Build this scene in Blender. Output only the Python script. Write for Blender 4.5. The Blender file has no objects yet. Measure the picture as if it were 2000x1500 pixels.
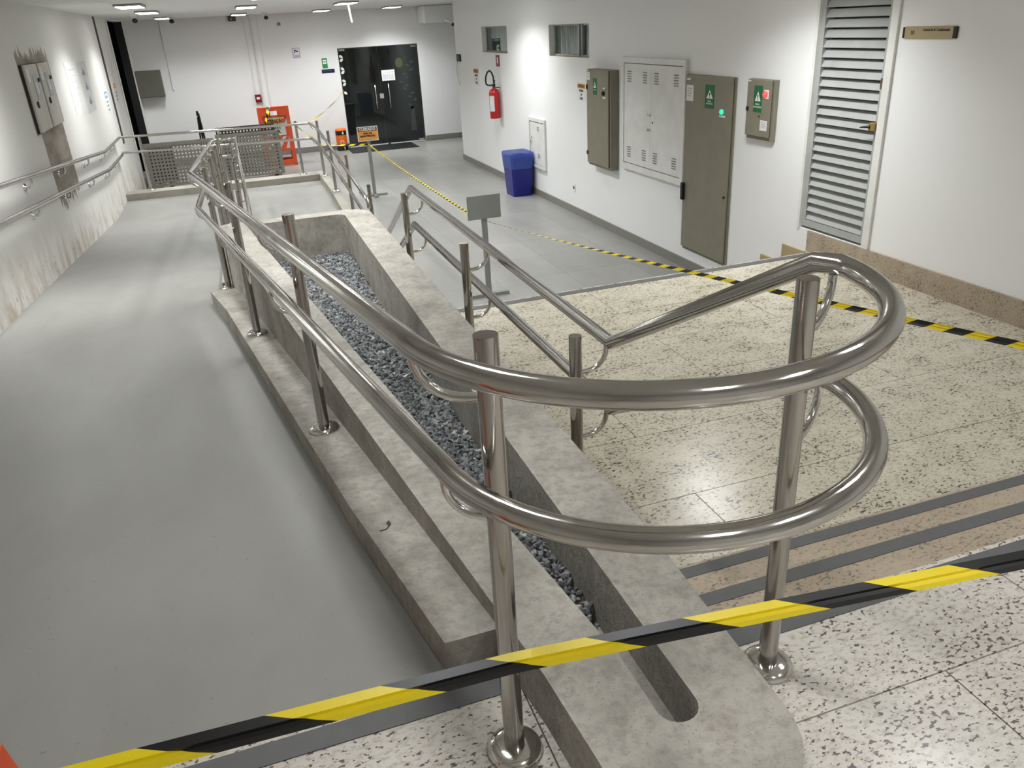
import bpy, bmesh, math, random
from mathutils import Vector, Matrix
import numpy as np
random.seed(7)
SC = bpy.context.scene
COL = SC.collection
R = math.radians

# ------------------------------------------------------------------ camera
cam_d = bpy.data.cameras.new('camera')
cam = bpy.data.objects.new('camera', cam_d); COL.objects.link(cam)
cam_d.sensor_width = 36.0
cam_d.lens = 36.0 * 1545.0 / 2000.0
cam_d.clip_start = 0.02
_dn = Vector((195, 3356, 1545)).normalized()
_fw = Vector((-578, -678, 1545)); _fw = (_fw - _fw.dot(_dn) * _dn).normalized()
_rt = _dn.cross(_fw)
def _w(c): return Vector((_rt.dot(c), _fw.dot(c), -_dn.dot(c)))
_x, _y, _z = _w(Vector((1, 0, 0))), _w(Vector((0, -1, 0))), _w(Vector((0, 0, -1)))
cam.matrix_world = Matrix(((_x.x, _y.x, _z.x, 0), (_x.y, _y.y, _z.y, 0), (_x.z, _y.z, _z.z, 1.42), (0, 0, 0, 1)))
SC.camera = cam

# ------------------------------------------------------------------ world, exposure, lamps
wd = bpy.data.worlds.new('world'); SC.world = wd; wd.use_nodes = True
wd.node_tree.nodes['Background'].inputs[0].default_value = (0.75, 0.78, 0.8, 1)
wd.node_tree.nodes['Background'].inputs[1].default_value = 0.02
SC.view_settings.view_transform = 'Standard'
SC.view_settings.look = 'None'
SC.view_settings.gamma = 1.0
SC.view_settings.use_curve_mapping = False
SC.view_settings.exposure = 0.08
SC.cycles.use_denoising = True
SC.cycles.max_bounces = 6
SC.cycles.diffuse_bounces = 3
SC.cycles.glossy_bounces = 3
SC.cycles.transparent_max_bounces = 6
SC.cycles.use_adaptive_sampling = True
SC.cycles.adaptive_threshold = 0.06
SC.cycles.caustics_reflective = False
SC.cycles.caustics_refractive = False
CEIL = 1.82          # hall ceiling
CEIL_UP = 2.75       # ceiling above the upper floor
LAMP_W = 31.0        # watts of one hall lamp
LAMPS = [(-0.9, 18.1, 0.7), (0.5, 18.2, 0.72), (2.15, 18.4, 0.72), (3.65, 18.5, 1.25),
         (-0.9, 14.0, 0.9), (0.5, 13.7, 0.9), (2.05, 14.1, 1.2), (3.45, 11.9, 1.1),
         (-0.9, 11.3, 0.9), (0.6, 10.3, 0.8), (2.3, 9.4, 1.25), (-1.42, 6.7, 0.9),
         (0.9, 6.9, 0.9), (0.3, 5.0, 0.6), (3.49, 5.3, 0.85)]
FILL_LAMPS_UP = [(3.1, 2.2, 0.7), (0.05, 2.4, 1.6), (2.4, -0.4, 1.5), (1.1, -0.9, 1.3)]  # unseen lamps added to brighten the near area
FILL_LAMP_UP_W = 13.0

# ------------------------------------------------------------------ geometry helpers
class MB:
    def __init__(s): s.v = []; s.f = []; s.sm = []; s.uv = None
    def add(s, vs, fs, smooth=False):
        k = len(s.v); s.v += [tuple(p) for p in vs]
        for f in fs: s.f.append(tuple(i + k for i in f)); s.sm.append(smooth)
        return s
    def box(s, x0, x1, y0, y1, z0, z1, bev=0.0):
        if bev <= 0:
            vs = [(x, y, z) for z in (z0, z1) for y in (y0, y1) for x in (x0, x1)]
            return s.add(vs, [(0, 2, 3, 1), (4, 5, 7, 6), (0, 1, 5, 4), (2, 6, 7, 3), (0, 4, 6, 2), (1, 3, 7, 5)])
        bm = bmesh.new(); bmesh.ops.create_cube(bm, size=1)
        for v in bm.verts:
            v.co = ((x0 + x1) / 2 + v.co.x * (x1 - x0), (y0 + y1) / 2 + v.co.y * (y1 - y0), (z0 + z1) / 2 + v.co.z * (z1 - z0))
        bmesh.ops.bevel(bm, geom=bm.edges[:], offset=bev, segments=2, profile=0.5, affect='EDGES')
        bm.verts.index_update()
        s.add([v.co[:] for v in bm.verts], [[v.index for v in f.verts] for f in bm.faces]); bm.free(); return s
    def prism(s, poly, z0, z1):
        """poly (x, y) counter-clockwise; z0 / z1 numbers or functions of (x, y)"""
        a = z0 if callable(z0) else (lambda x, y: z0); b = z1 if callable(z1) else (lambda x, y: z1)
        n = len(poly)
        vs = [(x, y, a(x, y)) for x, y in poly] + [(x, y, b(x, y)) for x, y in poly]
        fs = [tuple(range(n - 1, -1, -1)), tuple(range(n, 2 * n))]
        fs += [(i, (i + 1) % n, n + (i + 1) % n, n + i) for i in range(n)]
        return s.add(vs, fs)
    def tube(s, path, r, n=16, caps=True, r1=None):
        P = [Vector(p) for p in path]; m = len(P)
        D = [(P[i + 1] - P[i]).normalized() for i in range(m - 1)]
        up = Vector((0, 0, 1)) if abs(D[0].z) < 0.9 else Vector((1, 0, 0))
        u = D[0].cross(up).normalized(); w = D[0].cross(u)
        vs = []
        for i in range(m):
            if i == 0: d = D[0]; b = d
            elif i == m - 1: d = D[-1]; b = d
            else: d = D[i - 1]; b = (D[i - 1] + D[i]).normalized()
            rr = r if r1 is None else r + (r1 - r) * i / (m - 1)
            for k in range(n):
                a = 2 * math.pi * k / n
                o = (u * math.cos(a) + w * math.sin(a)) * rr
                if 0 < i < m - 1: o = o - d * (o.dot(b) / max(d.dot(b), 0.2))
                vs.append(P[i] + o)
            if 0 < i < m - 1:
                q = D[i - 1].rotation_difference(D[i]); u = q @ u; w = q @ w
        fs = [(i * n + k, i * n + (k + 1) % n, (i + 1) * n + (k + 1) % n, (i + 1) * n + k) for i in range(m - 1) for k in range(n)]
        s.add(vs, fs, True)
        if caps:
            s.add(vs[:n], [tuple(range(n))]); s.add(vs[-n:], [tuple(range(n - 1, -1, -1))])
        return s
    def lathe(s, prof, c=(0, 0, 0), n=24, smooth=True):
        """profile of (radius, z) turned about z"""
        vs = []; m = len(prof)
        for r, z in prof:
            for k in range(n):
                a = 2 * math.pi * k / n; vs.append((c[0] + r * math.cos(a), c[1] + r * math.sin(a), c[2] + z))
        fs = [(i * n + k, i * n + (k + 1) % n, (i + 1) * n + (k + 1) % n, (i + 1) * n + k) for i in range(m - 1) for k in range(n)]
        s.add(vs, fs, smooth)
        s.add(vs[:n], [tuple(range(n - 1, -1, -1))]); s.add(vs[-n:], [tuple(range(n))]); return s
    def quad(s, a, b, c, d): return s.add([a, b, c, d], [(0, 1, 2, 3)])
    def plate(s, poly, z0, z1):
        return s.prism(poly, z0, z1)

ORG = {}
def mesh_of(name, mb, mat, shift=(0, 0, 0)):
    me = bpy.data.meshes.new(name)
    sx, sy, sz = shift
    me.from_pydata([(x - sx, y - sy, z - sz) for x, y, z in mb.v], [], mb.f)
    me.polygons.foreach_set('use_smooth', mb.sm)
    if mb.uv:
        ul = me.uv_layers.new(name='UVMap')
        for p in me.polygons:
            for li, vi in zip(p.loop_indices, p.vertices): ul.data[li].uv = mb.uv[vi]
    if mat: me.materials.append(mat)
    me.update(); return me
def tag(o, label=None, cat=None, group=None, kind=None):
    if label: o['label'] = label
    if cat: o['category'] = cat
    if group: o['group'] = group
    if kind: o['kind'] = kind
    return o
def obj(name, mb, mat, parent=None, label=None, cat=None, group=None, kind=None):
    if parent is None:
        a = np.array(mb.v); lo, hi = a.min(0), a.max(0)
        org = (float(lo[0] + hi[0]) / 2, float(lo[1] + hi[1]) / 2, float(lo[2]))
    else: org = ORG[parent.name]
    o = bpy.data.objects.new(name, mesh_of(name, mb, mat, org)); COL.objects.link(o)
    if parent is None: o.location = org
    else: o.parent = parent
    ORG[o.name] = org
    return tag(o, label, cat, group, kind)
FACE = {'-X': ((0, -1, 0), (0, 0, 1), (-1, 0, 0)), '+X': ((0, 1, 0), (0, 0, 1), (1, 0, 0)),
        '-Y': ((1, 0, 0), (0, 0, 1), (0, -1, 0)), '+Y': ((-1, 0, 0), (0, 0, 1), (0, 1, 0))}
def thing(name, label, cat, loc, face=None, group=None, kind=None, rot=None):
    """an Empty at the base; with face, parts are built as (u across, v up, n outwards)"""
    o = bpy.data.objects.new(name, None); COL.objects.link(o); o.empty_display_size = 0.1
    if face:
        u, v, n = FACE[face]
        o.matrix_world = Matrix(((u[0], v[0], n[0], loc[0]), (u[1], v[1], n[1], loc[1]), (u[2], v[2], n[2], loc[2]), (0, 0, 0, 1)))
        ORG[o.name] = (0, 0, 0)
    elif rot is not None:
        o.location = loc; o.rotation_euler = rot; ORG[o.name] = (0, 0, 0)
    else: o.location = loc; ORG[o.name] = tuple(loc)
    return tag(o, label, cat, group, kind)
def copy_tree(o, parent=None):
    c = o.copy(); COL.objects.link(c); ORG[c.name] = ORG[o.name]
    if parent is not None: c.parent = parent
    for ch in list(o.children): copy_tree(ch, c)
    return c
def text_part(parent, s, u, v, n, size, mat, name='lettering', bold=0.0, align='CENTER', sx=1.0):
    cu = bpy.data.curves.new('t', 'FONT'); cu.body = s; cu.size = size; cu.align_x = align; cu.align_y = 'CENTER'
    cu.offset = bold; cu.resolution_u = 2; cu.extrude = 0.0006
    t = bpy.data.objects.new('t', cu); COL.objects.link(t)
    dg = bpy.context.evaluated_depsgraph_get(); dg.update()
    me = bpy.data.meshes.new_from_object(t.evaluated_get(dg))
    bpy.data.objects.remove(t); bpy.data.curves.remove(cu)
    me.name = name
    for vt in me.vertices: vt.co = (u + vt.co.x * sx, v + vt.co.y, n + vt.co.z)
    me.materials.clear(); me.materials.append(mat)
    o = bpy.data.objects.new(name, me); COL.objects.link(o); o.parent = parent
    ORG[o.name] = ORG[parent.name]
    return o

# ------------------------------------------------------------------ materials
def new_mat(name):
    m = bpy.data.materials.new(name); m.use_nodes = True
    nt = m.node_tree; return m, nt, nt.nodes['Principled BSDF']
def N(nt, t, **kw):
    n = nt.nodes.new(t)
    for k, v in kw.items(): setattr(n, k, v)
    return n
def pos(nt, scale=(1, 1, 1), rot=(0, 0, 0)):
    g = N(nt, 'ShaderNodeNewGeometry'); mp = N(nt, 'ShaderNodeMapping')
    mp.inputs['Scale'].default_value = scale; mp.inputs['Rotation'].default_value = rot
    nt.links.new(g.outputs['Position'], mp.inputs['Vector']); return mp.outputs[0]
def noise(nt, vec, scale, detail=3, rough=0.55, dist=0.0):
    n = N(nt, 'ShaderNodeTexNoise'); n.inputs['Scale'].default_value = scale; n.inputs['Detail'].default_value = detail
    n.inputs['Roughness'].default_value = rough; n.inputs['Distortion'].default_value = dist
    nt.links.new(vec, n.inputs['Vector']); return n.outputs['Fac']
def ramp(nt, fac, stops):
    r = N(nt, 'ShaderNodeValToRGB'); e = r.color_ramp.elements
    while len(e) < len(stops): e.new(0.5)
    for el, (p, c) in zip(e, stops):
        el.position = p; el.color = (*c, 1) if len(c) == 3 else c
    nt.links.new(fac, r.inputs[0]); return r.outputs[0]
def mix(nt, fac, a, b, blend='MIX'):
    m = N(nt, 'ShaderNodeMix', data_type='RGBA', blend_type=blend)
    for s, v in ((0, fac), (6, a), (7, b)):
        if hasattr(v, 'links'): nt.links.new(v, m.inputs[s])
        else: m.inputs[s].default_value = v if s == 0 else (*v, 1)
    return m.outputs[2]
def math_(nt, op, a, b=0.0, c=None):
    m = N(nt, 'ShaderNodeMath', operation=op)
    for i, v in enumerate((a, b, c)):
        if v is None: continue
        if hasattr(v, 'links'): nt.links.new(v, m.inputs[i])
        else: m.inputs[i].default_value = v
    return m.outputs[0]
def bump(nt, b, h, strength=0.2, dist=0.01):
    n = N(nt, 'ShaderNodeBump'); n.inputs['Strength'].default_value = strength; n.inputs['Distance'].default_value = dist
    nt.links.new(h, n.inputs['Height']); nt.links.new(n.outputs[0], b.inputs['Normal'])
def srgb(r, g, b):
    f = lambda c: (c / 255 / 12.92) if c / 255 <= 0.04045 else ((c / 255 + 0.055) / 1.055) ** 2.4
    return (f(r), f(g), f(b))
def plain(name, c, rough=0.5, metal=0.0, var=0.06, vs=6.0, spec=0.5):
    m, nt, b = new_mat(name)
    f = noise(nt, pos(nt), vs, 2)
    d = tuple(x * (1 - var) for x in c); l = tuple(min(1, x * (1 + var)) for x in c)
    nt.links.new(ramp(nt, f, [(0.3, d), (0.7, l)]), b.inputs['Base Color'])
    b.inputs['Roughness'].default_value = rough; b.inputs['Metallic'].default_value = metal
    b.inputs['Specular IOR Level'].default_value = spec
    return m
def emitter(name, c, s):
    m, nt, b = new_mat(name); m.cycles.emission_sampling = 'NONE'
    b.inputs['Base Color'].default_value = (*c, 1); b.inputs['Emission Color'].default_value = (*c, 1)
    b.inputs['Emission Strength'].default_value = s; return m

M = {}
def steel(name, col, r0, r1):
    m, nt, b = new_mat(name)
    f = noise(nt, pos(nt), 9.0, 4, 0.6)
    f2 = noise(nt, pos(nt), 90.0, 2, 0.5)
    nt.links.new(ramp(nt, f, [(0.3, tuple(c * 0.86 for c in col)), (0.7, col)]), b.inputs['Base Color'])
    b.inputs['Metallic'].default_value = 1.0
    r = ramp(nt, f, [(0.3, (r0,) * 3), (0.75, (r1,) * 3)])
    nt.links.new(r, b.inputs['Roughness'])
    bump(nt, b, f2, 0.02, 0.002)
    return m
M['steel'] = steel('stainless_steel', (0.54, 0.52, 0.49), 0.07, 0.20)
M['steel_post'] = steel('stainless_steel_post', (0.47, 0.45, 0.42), 0.12, 0.24)
M['chrome'] = steel('polished_steel', (0.75, 0.73, 0.7), 0.06, 0.14)

def wall_mat(name, c, dirt=False, panel_stain=False):
    m, nt, b = new_mat(name)
    p = pos(nt)
    f = noise(nt, p, 1.2, 4, 0.6)
    col = ramp(nt, f, [(0.25, tuple(x * 0.965 for x in c)), (0.75, c)])
    b.inputs['Roughness'].default_value = 0.62
    if dirt:
        sep = N(nt, 'ShaderNodeSeparateXYZ'); nt.links.new(p, sep.inputs[0]); Y, Z = sep.outputs['Y'], sep.outputs['Z']
        # height above the ramp
        yy = math_(nt, 'MINIMUM', math_(nt, 'MAXIMUM', math_(nt, 'SUBTRACT', Y, 1.42), 0.0), 10.78)
        h = math_(nt, 'ADD', Z, math_(nt, 'MULTIPLY', yy, 0.076))
        st = noise(nt, pos(nt, (1, 2.6, 1.3)), 1.9, 5, 0.72)
        low = math_(nt, 'SUBTRACT', 0.62, math_(nt, 'MULTIPLY', h, 1.25))
        k = math_(nt, 'MULTIPLY', math_(nt, 'MAXIMUM', low, 0.0), 2.0)
        d = math_(nt, 'MULTIPLY', k, math_(nt, 'MAXIMUM', math_(nt, 'SUBTRACT', math_(nt, 'MULTIPLY', st, 3.4), 1.45), 0.0))
        d = math_(nt, 'MINIMUM', d, 0.75)
        col = mix(nt, d, col, srgb(178, 160, 138))
        st2 = noise(nt, pos(nt, (1, 5, 2.2)), 2.6, 4, 0.72)
        d2 = math_(nt, 'MULTIPLY', math_(nt, 'GREATER_THAN', st2, 0.655), math_(nt, 'MINIMUM', k, 0.85))
        col = mix(nt, d2, col, srgb(122, 116, 104))
        # bare plaster where two meter boxes were set in: a patch with a ragged top
        j = noise(nt, pos(nt, (1, 6, 0.8)), 2.5, 4, 0.6)
        ty = math_(nt, 'ADD', 1.17, math_(nt, 'MULTIPLY', j, 0.42))
        a1 = math_(nt, 'MULTIPLY', math_(nt, 'GREATER_THAN', Y, 8.80), math_(nt, 'LESS_THAN', Y, 10.32))
        a2 = math_(nt, 'MULTIPLY', math_(nt, 'LESS_THAN', Z, ty), math_(nt, 'GREATER_THAN', Z, math_(nt, 'ADD', -0.30, math_(nt, 'MULTIPLY', j, 0.5))))
        a3 = math_(nt, 'ADD', math_(nt, 'GREATER_THAN', Z, 0.66), math_(nt, 'MULTIPLY', math_(nt, 'GREATER_THAN', Y, 9.0), math_(nt, 'LESS_THAN', Y, 10.2)))
        a3 = math_(nt, 'MINIMUM', a3, 1.0)
        pc = ramp(nt, noise(nt, pos(nt, (1, 1.5, 4)), 2.0, 5), [(0.3, srgb(120, 110, 98)), (0.7, srgb(164, 154, 142))])
        col = mix(nt, math_(nt, 'MULTIPLY', math_(nt, 'MULTIPLY', a1, a2), a3), col, pc)
    nt.links.new(col, b.inputs['Base Color'])
    bump(nt, b, noise(nt, p, 60, 3), 0.05, 0.003)
    return m
M['wall'] = wall_mat('white_paint', (0.84, 0.845, 0.84))
M['wall_left'] = wall_mat('stained_cream_paint', (0.76, 0.75, 0.71), True)
M['ceiling'] = wall_mat('ceiling_paint', (0.86, 0.855, 0.84))

def granite(name, base, warm, dark_amount=0.5, gloss=0.22, scale=1.0):
    m, nt, b = new_mat(name)
    oi = N(nt, 'ShaderNodeObjectInfo')
    g = N(nt, 'ShaderNodeNewGeometry')
    ad = N(nt, 'ShaderNodeVectorMath', operation='ADD'); cm = N(nt, 'ShaderNodeCombineXYZ')
    nt.links.new(math_(nt, 'MULTIPLY', oi.outputs['Random'], 7.0), cm.inputs[0]); nt.links.new(math_(nt, 'MULTIPLY', oi.outputs['Random'], 3.0), cm.inputs[1])
    nt.links.new(g.outputs['Position'], ad.inputs[0]); nt.links.new(cm.outputs[0], ad.inputs[1])
    mp = N(nt, 'ShaderNodeMapping'); mp.inputs['Rotation'].default_value = (0, 0, -0.45); mp.inputs['Scale'].default_value = (1, 1.7, 1.4)
    nt.links.new(ad.outputs[0], mp.inputs[0]); v = mp.outputs[0]
    big = noise(nt, v, 5 * scale, 2)
    col = ramp(nt, big, [(0.3, base), (0.75, warm)])
    med = noise(nt, v, 55 * scale, 3, 0.6)
    col = mix(nt, math_(nt, 'MULTIPLY', ramp(nt, med, [(0.48, (0, 0, 0)), (0.68, (1, 1, 1))]), 0.6), col, srgb(146, 136, 124))
    spk = noise(nt, v, 72 * scale, 2, 0.55)
    s = math_(nt, 'ADD', spk, math_(nt, 'MULTIPLY', math_(nt, 'SUBTRACT', big, 0.5), 0.30))
    dk = ramp(nt, s, [(0.595, (0, 0, 0)), (0.64, (1, 1, 1))])
    col = mix(nt, math_(nt, 'MULTIPLY', dk, dark_amount), col, srgb(58, 52, 54))
    nt.links.new(col, b.inputs['Base Color'])
    b.inputs['Roughness'].default_value = gloss
    b.inputs['Specular IOR Level'].default_value = 0.4
    return m
M['granite'] = granite('cream_speckled_granite', srgb(200, 194, 175), srgb(186, 178, 158), 0.9, 0.24, 0.9)
M['granite_up'] = granite('grey_speckled_granite', srgb(212, 208, 198), srgb(202, 194, 184), 0.85, 0.22, 0.85)
M['granite_tread'] = granite('shaded_speckled_granite', srgb(176, 162, 142), srgb(166, 150, 130), 0.6, 0.35, 0.8)  # browner than the other granite: shade on the steps put into its colour
M['grout'] = plain('dark_grout', srgb(105, 100, 92), 0.8)
M['strip'] = plain('dark_grey_antislip_strip', srgb(92, 92, 92), 0.55, 0, 0.05, 20)

def concrete(name, a, b_, rough=0.8, sc=3.0, bm=0.35, pits=True):
    m, nt, b = new_mat(name); p = pos(nt)
    f = noise(nt, p, sc, 5, 0.66, 0.5); f2 = noise(nt, p, sc * 9, 4, 0.7)
    col = ramp(nt, f, [(0.30, a), (0.68, b_)])
    if pits:
        col = mix(nt, math_(nt, 'MULTIPLY', ramp(nt, f2, [(0.46, (0, 0, 0)), (0.68, (1, 1, 1))]), 0.42), col, tuple(x * 0.58 for x in a))
        f4 = noise(nt, p, sc * 2.2, 3, 0.7)
        col = mix(nt, math_(nt, 'MULTIPLY', ramp(nt, f4, [(0.55, (0, 0, 0)), (0.72, (1, 1, 1))]), 0.45), col, srgb(120, 110, 96))
        f3 = noise(nt, p, 210, 2)
        col = mix(nt, math_(nt, 'MULTIPLY', ramp(nt, f3, [(0.62, (0, 0, 0)), (0.70, (1, 1, 1))]), 0.45), col, tuple(x * 0.35 for x in a))
    nt.links.new(col, b.inputs['Base Color']); b.inputs['Roughness'].default_value = rough
    bump(nt, b, f2, bm, 0.008); return m
M['concrete'] = concrete('rough_grey_concrete', srgb(140, 136, 127), srgb(184, 179, 169), 0.8, 3.6, 0.5)
M['kerb'] = concrete('smooth_kerb_concrete', srgb(132, 128, 118), srgb(164, 159, 148), 0.75, 2.0, 0.1, False)
def ramp_floor(name):
    m, nt, b = new_mat(name); p = pos(nt)
    f = noise(nt, pos(nt, (1, 0.5, 1)), 1.1, 5, 0.6, 0.4); f2 = noise(nt, pos(nt, (3, 1, 1), (0, 0, 0.6)), 3.2, 5, 0.7)
    col = ramp(nt, f, [(0.25, srgb(130, 129, 124)), (0.75, srgb(152, 151, 146))])
    col = mix(nt, math_(nt, 'MULTIPLY', ramp(nt, f2, [(0.52, (0, 0, 0)), (0.75, (1, 1, 1))]), 0.22), col, srgb(128, 122, 114))
    sp = noise(nt, p, 55, 3, 0.6)
    col = mix(nt, math_(nt, 'MULTIPLY', ramp(nt, sp, [(0.69, (0, 0, 0)), (0.73, (1, 1, 1))]), 0.5), col, srgb(90, 86, 80))
    nt.links.new(col, b.inputs['Base Color']); b.inputs['Roughness'].default_value = 0.5
    b.inputs['Specular IOR Level'].default_value = 0.3
    bump(nt, b, noise(nt, p, 25, 4), 0.06, 0.004); return m
M['ramp'] = ramp_floor('worn_grey_ramp_screed')
def tile_mat(name):
    m, nt, b = new_mat(name); oi = N(nt, 'ShaderNodeObjectInfo')
    f = noise(nt, pos(nt, (1, 0.35, 1)), 2.2, 5, 0.6)
    col = ramp(nt, f, [(0.25, srgb(130, 129, 125)), (0.75, srgb(152, 151, 146))])
    v = math_(nt, 'ADD', 0.92, math_(nt, 'MULTIPLY', oi.outputs['Random'], 0.12))
    hs = N(nt, 'ShaderNodeHueSaturation'); nt.links.new(col, hs.inputs['Color']); nt.links.new(v, hs.inputs['Value'])
    nt.links.new(hs.outputs[0], b.inputs['Base Color']); b.inputs['Roughness'].default_value = 0.33
    b.inputs['Specular IOR Level'].default_value = 0.4; return m
M['tile'] = tile_mat('grey_floor_tile')
M['tile_joint'] = plain('tile_joint', srgb(128, 126, 122), 0.7)
M['gravel'] = None
def gravel_mat():
    m, nt, b = new_mat('grey_crushed_stone')
    v = N(nt, 'ShaderNodeTexVoronoi'); v.inputs['Scale'].default_value = 45
    nt.links.new(pos(nt), v.inputs['Vector'])
    sep = N(nt, 'ShaderNodeSeparateColor'); nt.links.new(v.outputs['Color'], sep.inputs[0])
    nt.links.new(ramp(nt, sep.outputs[0], [(0.0, srgb(92, 94, 96)), (0.6, srgb(126, 128, 129)), (0.97, srgb(158, 160, 160)), (1.0, srgb(225, 223, 215))]), b.inputs['Base Color'])
    b.inputs['Roughness'].default_value = 0.75; return m
M['gravel'] = gravel_mat()
def stripes_mat(name, period, slant):
    m, nt, b = new_mat(name)
    uv = N(nt, 'ShaderNodeUVMap'); uv.uv_map = 'UVMap'
    sep = N(nt, 'ShaderNodeSeparateXYZ'); nt.links.new(uv.outputs[0], sep.inputs[0])
    s = math_(nt, 'ADD', math_(nt, 'DIVIDE', sep.outputs[0], period), math_(nt, 'MULTIPLY', sep.outputs[1], slant))
    k = math_(nt, 'GREATER_THAN', math_(nt, 'FRACT', s), 0.5)
    nt.links.new(mix(nt, k, srgb(16, 16, 17), srgb(252, 226, 24)), b.inputs['Base Color'])
    b.inputs['Roughness'].default_value = 0.32; return m
M['tape'] = stripes_mat('yellow_black_tape', 0.37, 0.30)
M['tape_rope'] = stripes_mat('twisted_tape', 0.12, 1.0)
M['tape_far'] = stripes_mat('yellow_black_tape_far', 0.16, 0.3)
for k, a in dict(
    white_metal=(srgb(222, 222, 218), 0.4), panel=(srgb(128, 124, 108), 0.45), panel_dark=(srgb(96, 95, 86), 0.5), grey_plate=(srgb(128, 131, 128), 0.45),
    black=(srgb(20, 20, 20), 0.45), rubber=(srgb(24, 24, 25), 0.7), paper=(srgb(226, 226, 224), 0.7), paper2=(srgb(206, 206, 206), 0.7), ink=(srgb(40, 40, 42), 0.7), white=(srgb(236, 236, 234), 0.5),
    orange=(srgb(235, 88, 38), 0.42), orange_sign=(srgb(228, 156, 70), 0.5), brown=(srgb(120, 72, 24), 0.6), red=(srgb(176, 26, 20), 0.3), red_dark=(srgb(120, 14, 18), 0.4),
    green=(srgb(20, 96, 52), 0.5), green_light=(srgb(40, 140, 80), 0.5), navy=(srgb(14, 20, 60), 0.5), blue_bin=(srgb(8, 20, 120), 0.35), tan=(srgb(168, 152, 116), 0.5), louvre=(srgb(166, 168, 166), 0.4),
    dark_frame=(srgb(60, 60, 58), 0.5), lamp_frame=(srgb(150, 148, 140), 0.5), baseboard=(srgb(128, 126, 120), 0.5), bin_orange=(srgb(232, 110, 30), 0.4), dark_room=(srgb(130, 134, 132), 0.7), dark_floor=(srgb(100, 102, 102), 0.4),
    meter=(srgb(196, 192, 184), 0.5), smoke=(srgb(150, 160, 160), 0.3), sign_cam=(srgb(190, 180, 200), 0.5), brass=(srgb(140, 112, 60), 0.4), rust=(srgb(96, 70, 58), 0.7), perf=(srgb(128, 125, 116), 0.45), perf_shaded=(srgb(52, 50, 45), 0.6), groove=(srgb(52, 48, 40), 0.8), yellow_label=(srgb(190, 200, 120), 0.5), leaf=(srgb(62, 64, 50), 0.8)).items():
    M[k] = plain(k, a[0], a[1])
M['blind'] = plain('blind_slat', srgb(176, 182, 178), 0.5)
M['lamp_on'] = emitter('lamp_diffuser', (1, 0.985, 0.955), 9.0)
M['led_green'] = emitter('green_pilot', (0.03, 0.75, 0.38), 1.0)
M['led_red'] = emitter('red_pilot', (1.0, 0.07, 0.06), 1.0)
def glass(name, tint, refl=0.1):
    m, nt, b = new_mat(name); nt.nodes.remove(b)
    out = nt.nodes['Material Output']
    tr = N(nt, 'ShaderNodeBsdfTransparent'); tr.inputs[0].default_value = (*tint, 1)
    gl = N(nt, 'ShaderNodeBsdfGlossy'); gl.inputs['Roughness'].default_value = 0.02; gl.inputs[0].default_value = (1, 1, 1, 1)
    fr = N(nt, 'ShaderNodeFresnel'); fr.inputs[0].default_value = 1.45
    mx = N(nt, 'ShaderNodeMixShader')
    nt.links.new(math_(nt, 'MULTIPLY', fr.outputs[0], refl), mx.inputs[0]); nt.links.new(tr.outputs[0], mx.inputs[1]); nt.links.new(gl.outputs[0], mx.inputs[2])
    nt.links.new(mx.outputs[0], out.inputs['Surface']); return m
M['door_glass'] = glass('tinted_door_glass', (0.50, 0.52, 0.51), 0.7)
M['pane'] = glass('window_glass', (0.85, 0.9, 0.88), 0.35)
def liner_mat():
    m, nt, b = new_mat('blue_plastic_liner')
    b.inputs['Base Color'].default_value = (*srgb(70, 96, 190), 1); b.inputs['Roughness'].default_value = 0.25
    b.inputs['Alpha'].default_value = 0.55
    bump(nt, b, noise(nt, pos(nt), 22, 3), 0.6, 0.02); return m
M['liner'] = liner_mat()

# ------------------------------------------------------------------ levels
XL, XR, YB = -1.76, 4.40, 19.70
Z_LAND, Z_HALL, Z_REST = -0.48, -1.14, -0.82
SLOPE = (0.0 - Z_REST) / (12.2 - 1.42)
def z1(y): return -SLOPE * (min(max(y, 1.42), 12.2) - 1.42)              # first ramp
S2 = (Z_REST - Z_HALL) / (12.2 - 7.6)
def z2(y): return Z_REST - S2 * (12.2 - min(max(y, 7.6), 12.2))          # second ramp
def x_out(y): return 0.385 - 0.128 * (y - 1.43)                          # planter's outer face on the ramp side
STR = 'structure'

# ------------------------------------------------------------------ walls
def wall_holes(u0, u1, v0, v1, holes, t, to3):
    """slab wall with rectangular openings; to3(u, v, n) gives the point, n = 0 front, n = t back"""
    mb = MB()
    us = sorted({u0, u1, *[h[0] for h in holes], *[h[1] for h in holes]}); vs = sorted({v0, v1, *[h[2] for h in holes], *[h[3] for h in holes]})
    inside = lambda u, v: any(h[0] < u < h[1] and h[2] < v < h[3] for h in holes)
    for a, b in zip(us, us[1:]):
        for c, d in zip(vs, vs[1:]):
            if inside((a + b) / 2, (c + d) / 2): continue
            mb.quad(to3(a, c, 0), to3(b, c, 0), to3(b, d, 0), to3(a, d, 0)); mb.quad(to3(a, d, t), to3(b, d, t), to3(b, c, t), to3(a, c, t))
    for a, b, c, d in list(holes) + [(u0, u1, v0, v1)]:
        for (p, q), (r, s) in (((a, c), (b, c)), ((b, c), (b, d)), ((b, d), (a, d)), ((a, d), (a, c))):
            mb.quad(to3(p, q, 0), to3(p, q, t), to3(r, s, t), to3(r, s, 0))
    return mb
W1 = (13.12, 14.50, 0.93, 1.34); W2 = (9.90, 11.27, 0.93, 1.33); LD = (4.76, 5.58, -0.31, 1.80)
w = wall_holes(-3.0, 16.3, -1.3, CEIL_UP, [W1, W2, LD], 0.20, lambda u, v, n: (XR + n, u, v))
obj('wall_right', w, M['wall'], kind=STR)
w = wall_holes(-3.0, YB, -1.3, CEIL_UP, [(16.55, 19.2, -1.14, 1.80)], 0.15, lambda u, v, n: (XL - n, u, v))
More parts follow.
